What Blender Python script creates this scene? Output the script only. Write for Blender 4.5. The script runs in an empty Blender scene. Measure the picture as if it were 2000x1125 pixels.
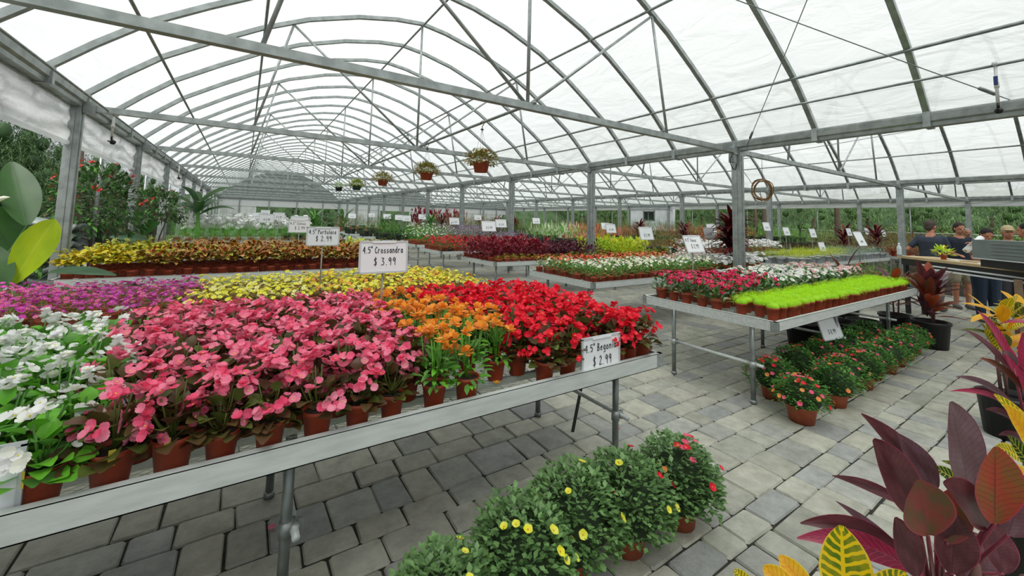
import bpy, math, random
from mathutils import Vector, Matrix
C = bpy.context.scene.collection
PI = math.pi
R_ = math.radians

# ---------------------------------------------------------------- camera, world, exposure
YAW, PITCH, ROLL, FPX, PY = .5792, .0801, .0256, 793.2, 367.5
fw = Vector((math.sin(YAW) * math.cos(PITCH), math.cos(YAW) * math.cos(PITCH), math.sin(PITCH)))
rt = Vector((math.cos(YAW), -math.sin(YAW), 0)); up = rt.cross(fw)
rt, up = rt * math.cos(ROLL) + up * math.sin(ROLL), up * math.cos(ROLL) - rt * math.sin(ROLL)
cd = bpy.data.cameras.new('camera'); cam = bpy.data.objects.new('camera', cd); C.objects.link(cam)
cam.matrix_world = Matrix(((rt.x, up.x, -fw.x, 0), (rt.y, up.y, -fw.y, 0), (rt.z, up.z, -fw.z, 1.6), (0, 0, 0, 1)))
cd.sensor_fit = 'HORIZONTAL'; cd.sensor_width = 36; cd.lens = FPX / 2000 * 36
cd.shift_y = -(1125 / 2 - PY) / 2000; cd.clip_start = .02; cd.clip_end = 400
sc = bpy.context.scene; sc.camera = cam
sc.view_settings.view_transform = 'Standard'; sc.view_settings.look = 'None'
sc.view_settings.gamma = 1; sc.view_settings.exposure = 0.25; sc.view_settings.use_curve_mapping = False
cy = sc.cycles; cy.max_bounces = 6; cy.diffuse_bounces = 3; cy.glossy_bounces = 2; cy.transmission_bounces = 4
cy.transparent_max_bounces = 24; cy.use_denoising = True; cy.adaptive_threshold = .03; cy.caustics_reflective = False
w = bpy.data.worlds.new('world'); sc.world = w; w.use_nodes = True
nt = w.node_tree; N = nt.nodes; bg = N['Background']
tc = N.new('ShaderNodeTexCoord'); sx = N.new('ShaderNodeSeparateXYZ'); nt.links.new(tc.outputs['Generated'], sx.inputs[0])
cr = N.new('ShaderNodeValToRGB'); nt.links.new(sx.outputs[2], cr.inputs[0])
cr.color_ramp.elements[0].position = 0; cr.color_ramp.elements[0].color = (.80, .85, .90, 1)
cr.color_ramp.elements[1].position = .5; cr.color_ramp.elements[1].color = (1.0, 1.0, .99, 1)
nz = N.new('ShaderNodeTexNoise'); nz.inputs['Scale'].default_value = 2.2; nz.inputs['Detail'].default_value = 5
nt.links.new(tc.outputs['Generated'], nz.inputs[0])
mr = N.new('ShaderNodeMapRange'); mr.inputs[3].default_value = .88; mr.inputs[4].default_value = 1.08
nt.links.new(nz.outputs[0], mr.inputs[0])
mx = N.new('ShaderNodeVectorMath'); mx.operation = 'SCALE'
nt.links.new(cr.outputs[0], mx.inputs[0]); nt.links.new(mr.outputs[0], mx.inputs[3])
nt.links.new(mx.outputs[0], bg.inputs[0]); bg.inputs[1].default_value = .70
sd = bpy.data.lights.new('sun', 'SUN'); sd.energy = 3.4; sd.angle = R_(35); sd.color = (1, .98, .95)
so = bpy.data.objects.new('sun', sd); C.objects.link(so); so.rotation_euler = (R_(28), R_(-18), 0)

# ---------------------------------------------------------------- helpers
def tag(o, label=None, cat=None, group=None, kind=None):
    if label: o['label'] = label
    if cat: o['category'] = cat
    if group: o['group'] = group
    if kind: o['kind'] = kind
    return o
def empty(name, loc=(0, 0, 0), rz=0, **k):
    o = bpy.data.objects.new(name, None); C.objects.link(o); o.location = loc; o.rotation_euler = (0, 0, rz)
    return tag(o, **k)
def material(name, col, rough=.6, metal=0., col2=None, scale=20., bump=0., bscale=60., trans=0., tcol=None, spec=.4, dist=0, detail=3, aniso=None):
    m = bpy.data.materials.new(name); m.use_nodes = True; t = m.node_tree; n = t.nodes; p = n['Principled BSDF']
    p.inputs['Roughness'].default_value = rough; p.inputs['Metallic'].default_value = metal
    p.inputs['Specular IOR Level'].default_value = spec
    p.inputs['Base Color'].default_value = (*col, 1)
    tc = n.new('ShaderNodeTexCoord'); src = tc.outputs['Object']
    if aniso:
        mp = n.new('ShaderNodeMapping'); mp.inputs['Scale'].default_value = aniso; t.links.new(src, mp.inputs[0]); src = mp.outputs[0]
    if col2:
        z = n.new('ShaderNodeTexNoise'); z.inputs['Scale'].default_value = scale; z.inputs['Detail'].default_value = detail
        z.inputs['Distortion'].default_value = dist
        c = n.new('ShaderNodeValToRGB'); c.color_ramp.elements[0].position = .35; c.color_ramp.elements[1].position = .65
        c.color_ramp.elements[0].color = (*col, 1); c.color_ramp.elements[1].color = (*col2, 1)
        t.links.new(src, z.inputs[0]); t.links.new(z.outputs[0], c.inputs[0]); t.links.new(c.outputs[0], p.inputs['Base Color'])
    if bump:
        z = n.new('ShaderNodeTexNoise'); z.inputs['Scale'].default_value = bscale; z.inputs['Detail'].default_value = 4
        b = n.new('ShaderNodeBump'); b.inputs['Strength'].default_value = bump; b.inputs['Distance'].default_value = .02
        t.links.new(src, z.inputs[0]); t.links.new(z.outputs[0], b.inputs['Height']); t.links.new(b.outputs[0], p.inputs['Normal'])
    if trans:
        tr = n.new('ShaderNodeBsdfTranslucent'); tr.inputs[0].default_value = (*(tcol or col), 1)
        if col2 and not tcol: t.links.new(c.outputs[0], tr.inputs[0])
        ms = n.new('ShaderNodeMixShader'); ms.inputs[0].default_value = trans
        t.links.new(p.outputs[0], ms.inputs[1]); t.links.new(tr.outputs[0], ms.inputs[2])
        t.links.new(ms.outputs[0], n['Material Output'].inputs[0])
    return m
def hexc(h):
    return tuple(((int(h[i:i + 2], 16) / 255 + .055) / 1.055) ** 2.4 for i in (0, 2, 4))
_mats = {}
def M(key, *a, **k):
    if key not in _mats: _mats[key] = material(key, *a, **k)
    return _mats[key]

class MB:
    def __init__(s): s.v = []; s.f = []; s.m = []; s.sm = []; s.mi = 0
    def add(s, vs, fs, smooth=False):
        b = len(s.v); s.v += [tuple(v) for v in vs]
        for f in fs: s.f.append([i + b for i in f]); s.m.append(s.mi); s.sm.append(smooth)
    def box(s, c, d, rz=0, mat=None):
        x, y, z = d[0] / 2, d[1] / 2, d[2] / 2; cz, sz = math.cos(rz), math.sin(rz); vs = []
        for dz in (-z, z):
            for dx, dy in ((-x, -y), (x, -y), (x, y), (-x, y)):
                v = Vector((dx, dy, dz))
                if mat is not None: v = mat @ v
                vs.append((c[0] + v.x * cz - v.y * sz, c[1] + v.x * sz + v.y * cz, c[2] + v.z))
        s.add(vs, [(3, 2, 1, 0), (4, 5, 6, 7), (0, 1, 5, 4), (1, 2, 6, 5), (2, 3, 7, 6), (3, 0, 4, 7)])
    def tube(s, pts, r, n=6, cap=True, sq=False, smooth=True):
        pts = [Vector(p) for p in pts]; rs = r if isinstance(r, (list, tuple)) else [r] * len(pts); rings = []
        t0 = (pts[1] - pts[0]).normalized(); ref = Vector((0, 0, 1)) if abs(t0.z) < .9 else Vector((1, 0, 0))
        u = t0.cross(ref).normalized()
        if sq: n = 4; smooth = False
        vs = []
        for i, p in enumerate(pts):
            t = (pts[min(i + 1, len(pts) - 1)] - pts[max(i - 1, 0)]).normalized()
            u = (u - t * u.dot(t)).normalized(); w_ = t.cross(u)
            for k in range(n):
                a = 2 * PI * k / n + (PI / 4 if sq else 0); rr = rs[i] * (1.4142 if sq else 1)
                vs.append(p + u * math.cos(a) * rr + w_ * math.sin(a) * rr)
        fs = []
        for i in range(len(pts) - 1):
            for k in range(n): fs.append((i * n + k, i * n + (k + 1) % n, (i + 1) * n + (k + 1) % n, (i + 1) * n + k))
        if cap: fs.append(tuple(range(n))[::-1]); fs.append(tuple(range((len(pts) - 1) * n, len(pts) * n)))
        s.add(vs, fs, smooth)
    def lathe(s, prof, n=16, c=(0, 0, 0), smooth=True):
        vs = []; fs = []
        for r, z in prof:
            for k in range(n): a = 2 * PI * k / n; vs.append((c[0] + r * math.cos(a), c[1] + r * math.sin(a), c[2] + z))
        for i in range(len(prof) - 1):
            for k in range(n): fs.append((i * n + k, i * n + (k + 1) % n, (i + 1) * n + (k + 1) % n, (i + 1) * n + k))
        s.add(vs, fs, smooth)
    def leaf(s, base, d, L, W, droop=.3, fold=.15, seg=3, shape=0, roll=0., upv=(0, 0, 1), off=0.):
        """a leaf: strip of quads each side of a mid rib. d = direction, droop bends the tip down"""
        d = Vector(d).normalized(); upv = Vector(upv); p = Vector(base)
        side = d.cross(upv)
        if side.length < 1e-3: side = Vector((1, 0, 0))
        side.normalize(); nrm = side.cross(d).normalized()
        if roll:
            q = Matrix.Rotation(roll, 3, d); side = q @ side; nrm = q @ nrm
        vs = []; st = L / seg; p = p + nrm * off
        for i in range(seg + 1):
            t = i / seg
            if shape == 0: wd = math.sin(PI * min(1, (t * .93 + .035))) ** .8
            elif shape == 1: wd = (1 - t) ** .7 * min(1, .35 + t * 3)
            elif shape == 2: wd = math.sin(PI * (t ** .6) * .97 + .03) ** .7
            else: wd = (math.sin(PI * (t ** 1.6) * .96 + .05)) ** .75
            wd *= W / 2
            if i == seg and shape != 2: wd = W * .02
            vs += [p + side * wd + nrm * wd * fold * 2, p, p - side * wd + nrm * wd * fold * 2]
            p = p + d * st
            q = Matrix.Rotation(-droop / seg, 3, side); d = q @ d; nrm = q @ nrm
        fs = []
        for i in range(seg):
            a = i * 3; fs += [(a, a + 1, a + 4, a + 3), (a + 1, a + 2, a + 5, a + 4)]
        s.add(vs, fs, True)
    def petal(s, c, d, nrm, L, W):
        d = d.normalized(); sd = d.cross(nrm).normalized(); c = Vector(c); up_ = sd.cross(d)
        s.add([c, c + d * L * .38 + sd * W * .42, c + d * L * .8 + sd * W * .46 + up_ * L * .05, c + d * L, c + d * L * .8 - sd * W * .46 + up_ * L * .05, c + d * L * .38 - sd * W * .42, c + d * L * .55 - up_ * L * .07], [(6, 0, 1), (6, 1, 2), (6, 2, 3), (6, 3, 4), (6, 4, 5), (6, 5, 0)], True)
    def blob(s, c, r, n=6, m=4, sq=(1, 1, 1)):
        vs = [(c[0], c[1], c[2] - r * sq[2])]; fs = []
        for i in range(1, m):
            a = -PI / 2 + PI * i / m
            for k in range(n):
                b = 2 * PI * k / n; vs.append((c[0] + r * math.cos(a) * math.cos(b) * sq[0], c[1] + r * math.cos(a) * math.sin(b) * sq[1], c[2] + r * math.sin(a) * sq[2]))
        vs.append((c[0], c[1], c[2] + r * sq[2])); L = len(vs) - 1
        for k in range(n): fs.append((0, 1 + (k + 1) % n, 1 + k)); fs.append((L, L - n + k, L - n + (k + 1) % n))
        for i in range(m - 2):
            for k in range(n): fs.append((1 + i * n + k, 1 + i * n + (k + 1) % n, 1 + (i + 1) * n + (k + 1) % n, 1 + (i + 1) * n + k))
        s.add(vs, fs, True)
    def mesh(s, name, mats):
        me = bpy.data.meshes.new(name); me.from_pydata(s.v, [], s.f)
        for m in (mats if isinstance(mats, (list, tuple)) else [mats]): me.materials.append(m)
        me.polygons.foreach_set('material_index', s.m); me.polygons.foreach_set('use_smooth', s.sm); me.update()
        return me
    def build(s, name, mats, parent=None, loc=None):
        o = bpy.data.objects.new(name, s.mesh(name, mats)); C.objects.link(o)
        if parent: o.parent = parent
        if loc: o.location = loc
        return o
def copy_tree(o, parent=None):
    c = o.copy(); C.objects.link(c)
    if parent: c.parent = parent
    for ch in list(o.children): copy_tree(ch, c)
    return c
def link(name, me, parent=None, loc=(0, 0, 0), rz=0, sc_=1):
    o = bpy.data.objects.new(name, me); C.objects.link(o); o.parent = parent
    o.location = loc; o.rotation_euler = (0, 0, rz); o.scale = (sc_,) * 3 if not isinstance(sc_, tuple) else sc_
    return o
def ordn(i):
    return ['first', 'second', 'third', 'fourth', 'fifth', 'sixth', 'seventh', 'eighth', 'ninth', 'tenth', 'eleventh', 'twelfth'][i] if i < 12 else '%d%s' % (i + 1, {1: 'st', 2: 'nd', 3: 'rd'}.get((i + 1) % 10 if i + 1 not in (11, 12, 13) else 0, 'th'))

# ---------------------------------------------------------------- materials
galv = M('galvanized', hexc('8f9694'), .42, .55, hexc('a9b0ae'), 9, .05, 40)
galv_d = M('galvanized_pipe', hexc('7d8482'), .4, .6, hexc('949b99'), 12)
alu = M('aluminium', hexc('d2d8d5'), .42, .15, hexc('c0c7c4'), 6, .03, 30, aniso=(1, 6, 6))
terra = M('terracotta_plastic', hexc('a5462c'), .45, 0, hexc('93391f'), 14)
terra_b = M('terracotta_clay', hexc('a8583a'), .6, 0, hexc('95492e'), 14)
blackp = M('black_plastic', (.012, .012, .013), .45)
white_m = M('white_board', hexc('e8ecee'), .35)
ink = M('ink', (.012, .012, .015), .6)
soil = M('soil', (.02, .014, .01), .95, 0, (.04, .03, .02), 60, .6, 120)

def film_material(name, tr, col):
    m = bpy.data.materials.new(name); m.use_nodes = True; t = m.node_tree; n = t.nodes; n.remove(n['Principled BSDF'])
    tp = n.new('ShaderNodeBsdfTransparent'); tp.inputs[0].default_value = (.97, .985, .985, 1)
    tl = n.new('ShaderNodeBsdfTranslucent'); tl.inputs[0].default_value = (*col, 1)
    df = n.new('ShaderNodeBsdfDiffuse'); df.inputs[0].default_value = (*col, 1)
    tc = n.new('ShaderNodeTexCoord'); mp = n.new('ShaderNodeMapping'); mp.inputs['Scale'].default_value = (1.2, .5, 1.2)
    nz = n.new('ShaderNodeTexNoise'); nz.inputs['Scale'].default_value = 2.5; nz.inputs['Detail'].default_value = 7; nz.inputs['Distortion'].default_value = .8
    t.links.new(tc.outputs['Object'], mp.inputs[0]); t.links.new(mp.outputs[0], nz.inputs[0])
    b = n.new('ShaderNodeBump'); b.inputs['Strength'].default_value = .5; b.inputs['Distance'].default_value = .1
    t.links.new(nz.outputs[0], b.inputs['Height']); t.links.new(b.outputs[0], tl.inputs['Normal']); t.links.new(b.outputs[0], df.inputs['Normal'])
    m1 = n.new('ShaderNodeMixShader'); m1.inputs[0].default_value = .25; t.links.new(tl.outputs[0], m1.inputs[1]); t.links.new(df.outputs[0], m1.inputs[2])
    m2 = n.new('ShaderNodeMixShader'); m2.inputs[0].default_value = tr
    t.links.new(m1.outputs[0], m2.inputs[1]); t.links.new(tp.outputs[0], m2.inputs[2]); t.links.new(m2.outputs[0], n['Material Output'].inputs[0])
    return m
film = film_material('poly_film', .34, (.90, .945, .94))
curtain_m = film_material('curtain_film', .12, (.86, .88, .88))

# ---------------------------------------------------------------- greenhouse shell
XL, SP, Y0, S, HG = -1.92, 9.2, 3.81, 3.66, 3.045
GX = [XL + SP * i for i in range(4)]
KMIN, KMAX = -2, 10
YA, YB = Y0 + S * KMIN, Y0 + S * KMAX
PROF = [(4.6, 0), (4.2, .40), (3.8, .76), (3.24, 1.14), (2.64, 1.52), (1.98, 1.86), (1.18, 2.15), (.5, 2.31), (0, 2.37)]
def ah(x):
    d = abs(x)
    for (a, za), (b, zb) in zip(PROF, PROF[1:]):
        if d >= b: return za + (zb - za) * (a - d) / (a - b)
    return PROF[-1][1]
ARC = [(-a, z) for a, z in PROF] + [(a, z) for a, z in PROF[-2::-1]]
def structure(o, label, cat): return tag(o, label, cat, None, 'structure')
bayn = ['left', 'middle', 'right']
def build_shell():
    # arches, one shared mesh
    a = MB(); a.tube([(x, 0, z) for x, z in ARC], .032, sq=True); am = a.mesh('roof_arch', galv)
    a = MB(); a.tube([(x, 0, z) for x, z in ARC], .03, n=5); am2 = am
    for b in range(3):
        cx = GX[b] + SP / 2
        f = MB(); nj = 40; vs = []; fs = []
        for i in range(nj + 1):
            y = YA + (YB - YA) * i / nj
            for x, z in ARC: vs.append((cx + x * 1.0, y, HG + .045 + z * 1.012 + (0 if i % 1 == 0 else 0)))
        n = len(ARC)
        for i in range(nj):
            for k in range(n - 1): fs.append((i * n + k, i * n + k + 1, (i + 1) * n + k + 1, (i + 1) * n + k))
        f.add(vs, fs, True)
        structure(f.build('ceiling', film), 'white poly film roof skin over the %s bay of the greenhouse' % bayn[b], 'roof')
        for j in range((KMAX - KMIN) * 3 + 1):
            y = YA + j * S / 3; o = link('roof_arch', am, None, (cx, y, HG))
            structure(o, 'galvanized bowed roof arch tube of the %s bay, %s from the open front end' % (bayn[b], ordn(j)), 'roof arch'); o['group'] = 'roof arches of the %s bay' % bayn[b]
        for off, nm in ((-4.6 + 2.0, 'upper west'), (-3.05 - .75, 'lower west'), (0, 'ridge'), (2.15, 'upper east'), (3.81, 'lower east')):
            p = MB(); p.tube([(cx + off, YA, HG + ah(off) - .05), (cx + off, YB, HG + ah(off) - .05)], .021, n=6)
            structure(p.build('roof_purlin', galv_d), 'long thin %s purlin pipe tying the arches of the %s bay' % (nm, bayn[b]), 'purlin')
    # trusses
    def bar(name, p, q, r, par, sq=False):
        m = MB(); m.tube([p, q], r, n=6, sq=sq); return m.build(name, galv, par)
    proto = empty('roof_truss')
    zc = -.11
    bar('bottom_chord', (-4.53, 0, zc), (4.53, 0, zc), .04, proto, True)
    for n1, n2 in (((-2.2, ah(2.2) - .04), (-2.65, zc + .03)), ((-2.2, ah(2.2) - .04), (-.03, zc + .03)), ((0, ah(0) - .04), (0, zc + .03)), ((2.25, ah(2.25) - .04), (.03, zc + .03)), ((2.25, ah(2.25) - .04), (2.6, zc + .03))):
        bar('web_bar', (n1[0], 0, n1[1]), (n2[0], 0, n2[1]), .021, proto)
    for s_ in (-1, 1):
        m = MB(); m.box((s_ * 4.47, 0, zc), (.12, .11, .15)); m.build('end_bracket', galv, proto)
    first = True
    for b in range(3):
        for k in range(KMAX - KMIN + 1):
            t = proto if first else copy_tree(proto); first = False
            t.location = (GX[b] + SP / 2, YA + k * S, HG)
            structure(t, 'galvanized W truss with straight bottom chord across the %s bay, %s from the open front end' % (bayn[b], ordn(k)), 'roof truss'); t['group'] = 'roof trusses of the %s bay' % bayn[b]
    # gutters
    for i, x in enumerate(GX):
        g = MB(); prof = [(-.11, .06), (-.09, .07), (-.085, -.03), (-.06, -.05), (-.055, -.09), (.055, -.09), (.06, -.05), (.085, -.03), (.09, .07), (.11, .06), (.11, .04), (.1, -.045), (.07, -.065), (.065, -.11), (-.065, -.11), (-.07, -.065), (-.1, -.045), (-.11, .04)]
        n = len(prof); vs = [(x + a, y, HG + z) for y in (YA, YB) for a, z in prof]
        g.add(vs, [(k, (k + 1) % n, n + (k + 1) % n, n + k) for k in range(n)])
        for k in range((KMAX - KMIN) * 3 + 1): g.box((x, YA + k * S / 3, HG - .02), (.24, .07, .2))
        structure(g.build('gutter_beam', galv), ['long galvanized eave gutter above the curtain by the trees', 'long galvanized valley gutter resting on the nearest inner post row', 'galvanized valley gutter on the second inner post row', 'far galvanized eave gutter above the shrubs outside'][i], 'gutter')
    # posts
    p = MB(); p.box((0, 0, (HG - .1) / 2), (.13, .15, HG - .1)); p.box((0, -.079, 1.45), (.03, .012, 2.8)); p.box((0, .079, 1.45), (.03, .012, 2.8))
    p.box((0.069, 0, 1.45), (.012, .04, 2.8)); p.box((-0.069, 0, 1.45), (.012, .04, 2.8))
    p.box((0, 0, .008), (.24, .24, .016)); pm = p.mesh('support_column', galv)
    for i, x in enumerate(GX):
        for k in range(KMAX - KMIN + 1):
            if i == 0 and k == 0: pass
            o = link('support_column', pm, None, (x, YA + k * S, 0))
            rown = ['along the curtained side by the trees', 'of the nearest inner row', 'of the second inner row', 'along the far open side'][i]
            structure(o, 'square galvanized post %s, %s from the open front end' % (rown, ordn(k)), 'post'); o['group'] = 'posts ' + rown
    # thin side wall studs
    q = MB(); q.tube([(0, 0, 0), (0, 0, HG - .1)], .028, n=8); qm = q.mesh('side_stud', galv_d)
    for x, nm in ((GX[0] - .12, 'curtained side'), (GX[3] + .1, 'far open side')):
        for k in range((KMAX - KMIN) * 2):
            if k % 2 == 0: continue
            o = link('side_stud', qm, None, (x, YA + k * S / 2, 0)); structure(o, 'thin round wall stud on the %s, %s from the front' % (nm, ordn(k // 2)), 'stud'); o['group'] = 'thin studs on the ' + nm
    # side curtains, wrinkled film
    rnd = random.Random(3)
    for x, nm, z0, z1 in ((GX[0] - .03, 'left', 2.45, HG - .08), (GX[3] + .03, 'right', 2.72, HG - .1)):
        c = MB(); ny, nzn = 360, 10; vs = []; fs = []
        ph = [(rnd.uniform(1, 9), rnd.uniform(0, 6), rnd.uniform(.3, 1)) for _ in range(6)]
        for i in range(ny + 1):
            y = YA + (YB - YA) * i / ny
            for k in range(nzn + 1):
                t = k / nzn
                dx = sum(a2 * math.sin(y * a1 + p1 + t * 5 * a2) for a1, p1, a2 in ph) * .016 * math.sin(PI * t) + .02 * math.sin(t * 16 + y * .8 + 2 * math.sin(y * 2.3)) * math.sin(PI * t) + .008 * math.sin(y * 17 + 3 * math.sin(y)) * t
                vs.append((x + dx, y, z0 + (z1 - z0) * t))
        for i in range(ny):
            for k in range(nzn): a = i * (nzn + 1) + k; fs.append((a, a + 1, a + nzn + 2, a + nzn + 1))
        c.add(vs, fs, True); c.tube([(x, YA, z0), (x, YB, z0)], .03, n=8)
        structure(c.build('wall_%s_curtain' % nm, curtain_m), 'wrinkled white roll-up side curtain hanging below the %s' % ('eave gutter by the trees' if nm == 'left' else 'far eave gutter'), 'curtain')
    # end walls with horizontal polycarbonate ribs
    endm = M('end_sheet', hexc('8f9895'), .35, 0, hexc('7d8784'), 3, trans=.45, tcol=hexc('8d9896'), aniso=(.4, 1, 6))
    for b in range(3):
        cx = GX[b] + SP / 2; e = MB(); y = YB
        zs = [0] * 0
        vs = []; fs = []
        for x, z in ARC: vs += [(cx + x, y, 2.75), (cx + x, y, HG + z)]
        for k in range(len(ARC) - 1): fs.append((2 * k, 2 * k + 2, 2 * k + 3, 2 * k + 1))
        e.add(vs, fs)
        structure(e.build('wall_end_gable', endm), 'grey translucent gable sheet closing the far end of the %s bay' % bayn[b], 'gable wall')
        g = MB(); z = 2.75
        while z < HG + 2.3:
            half = 4.6 if z < HG else next((4.6 * (1 - i / 60) for i in range(60) if ah(4.6 * (1 - i / 60)) > z - HG), .2)
            g.box((cx, y - .04, z), (2 * half, .05, .05)); z += .235
        structure(g.build('trim_gable_ribs', galv), 'stacked horizontal ribs across the far gable of the %s bay' % bayn[b], 'gable ribs')
        for xo in (-3.1, -1.0, 1.1, 3.2):
            g = MB(); g.box((cx + xo, y - .1, 1.9), (.08, .08, 3.8))
            structure(g.build('gable_post', galv_d), 'slim post standing in the far end wall of the %s bay' % bayn[b], 'post')['group'] = 'slim end wall posts of the %s bay' % bayn[b]
        g = MB(); g.box((cx, y - .05, 2.5), (SP - .2, .05, .5))
        structure(g.build('wall_end_curtain', curtain_m), 'white rolled curtain band across the far end of the %s bay' % bayn[b], 'curtain')
        sm = M('end_panel', hexc('c9cfcd'), .5, 0, hexc('b9c0be'), 3)
        if b == 0:
            g = MB(); g.box((cx - 3.2, y - .02, 1.13), (2.6, .04, 2.26)); structure(g.build('wall_end_panel', sm), 'pale closed panel at the curtained corner of the far end wall', 'wall panel')
        elif b == 1:
            for xx, ww in ((-2.5, 3.4), (3.3, 2.4)):
                g = MB(); g.box((cx + xx, y - .02, 1.13), (ww, .04, 2.26)); structure(g.build('wall_end_panel', sm), 'pale closed panel in the far end wall of the middle bay, %s' % ('wide one' if ww > 3 else 'narrow one'), 'wall panel')
        else:
            g = MB(); g.box((cx, y - .02, 1.13), (8.6, .04, 2.26)); structure(g.build('wall_end_panel', sm), 'pale closed panel filling the far end wall of the right bay', 'wall panel')
build_shell()

# ---------------------------------------------------------------- paved floor
def build_floor():
    rnd = random.Random(11); m = MB(); cols = []
    y = -1.0; SH = [hexc(h) for h in ('a3a598', '9c9e96', 'a9a99b', '979a96', 'a4a597', 'acac9f', '9c9e92')]
    while y < 42:
        near = y < 9
        d = rnd.choice((.16, .19, .24, .27, .24)) if near else .6
        x = -3.2 + rnd.random() * .3
        while x < (15 if near else 26):
            wd = rnd.choice((.18, .25, .34, .28)) if near else .9
            if y > 2 and x > 4 and near and False: wd *= 2
            g = .0035; b = .007; h = rnd.uniform(-.003, .003); j = lambda: rnd.uniform(-.006, .006) if near else 0
            q = [(x + g, y + g), (x + wd - g, y + g), (x + wd - g, y + d - g), (x + g, y + d - g)]
            q = [(a + j(), c + j()) for a, c in q]
            cx, cyy = x + wd / 2, y + d / 2
            if near:
                # octagon-ish: corners rounded by cutting
                o = []
                for i in range(4):
                    p0, p1, p2 = q[i - 1], q[i], q[(i + 1) % 4]; cc = .011
                    for p in (p0, p2):
                        L = math.hypot(p[0] - p1[0], p[1] - p1[1]); o.append((p1[0] + (p[0] - p1[0]) * cc / L, p1[1] + (p[1] - p1[1]) * cc / L))
                ins = [(cx + (a - cx) * (1 - b * 2 / wd), cyy + (c - cyy) * (1 - b * 2 / d)) for a, c in o]
                vs = [(a, c, -.012) for a, c in o] + [(a, c, h - .002) for a, c in ins]
                fs = [(k, (k + 1) % 8, 8 + (k + 1) % 8, 8 + k) for k in range(8)] + [tuple(range(8, 16))]
            else:
                vs = [(a, c, h) for a, c in q]; fs = [(0, 1, 2, 3)]
            m.add(vs, fs); c = rnd.choice(SH); k = rnd.uniform(.84, 1.12); cols += [(c[0] * k, c[1] * k, c[2] * k, 1)] * len(fs)
            x += wd
        y += d
    mt = bpy.data.materials.new('paver_stone'); mt.use_nodes = True; t = mt.node_tree; n = t.nodes; p = n['Principled BSDF']
    at = n.new('ShaderNodeAttribute'); at.attribute_name = 'tone'; tc = n.new('ShaderNodeTexCoord')
    nz = n.new('ShaderNodeTexNoise'); nz.inputs['Scale'].default_value = 9; nz.inputs['Detail'].default_value = 8; nz.inputs['Roughness'].default_value = .7
    nz2 = n.new('ShaderNodeTexNoise'); nz2.inputs['Scale'].default_value = 90; nz2.inputs['Detail'].default_value = 4
    t.links.new(tc.outputs['Object'], nz.inputs[0]); t.links.new(tc.outputs['Object'], nz2.inputs[0])
    mr = n.new('ShaderNodeMapRange'); mr.inputs[1].default_value = .3; mr.inputs[2].default_value = .7; mr.inputs[3].default_value = .72; mr.inputs[4].default_value = 1.25
    t.links.new(nz.outputs[0], mr.inputs[0]); vm = n.new('ShaderNodeVectorMath'); vm.operation = 'SCALE'
    t.links.new(at.outputs['Color'], vm.inputs[0]); t.links.new(mr.outputs[0], vm.inputs[3]); t.links.new(vm.outputs[0], p.inputs['Base Color'])
    p.inputs['Roughness'].default_value = .62; b = n.new('ShaderNodeBump'); b.inputs['Strength'].default_value = .35; b.inputs['Distance'].default_value = .01
    ad = n.new('ShaderNodeMath'); ad.operation = 'ADD'; t.links.new(nz.outputs[0], ad.inputs[0]); t.links.new(nz2.outputs[0], ad.inputs[1])
    t.links.new(ad.outputs[0], b.inputs['Height']); t.links.new(b.outputs[0], p.inputs['Normal'])
    o = m.build('floor', mt)
    ca = o.data.attributes.new('tone', 'FLOAT_COLOR', 'FACE'); ca.data.foreach_set('color', [v for c in cols for v in c])
    structure(o, 'grey weathered paving stones in uneven courses under the benches', 'floor')
    g = MB(); g.add([(-60, -12, -.014), (90, -12, -.014), (90, 120, -.014), (-60, 120, -.014)], [(0, 1, 2, 3)])
    structure(g.build('ground', M('earth', hexc('2a2a25'), .95, 0, hexc('3a382e'), 30, .4, 80)), 'dark earth bed beneath the paving joints and outside the greenhouse', 'ground')
build_floor()
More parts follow.
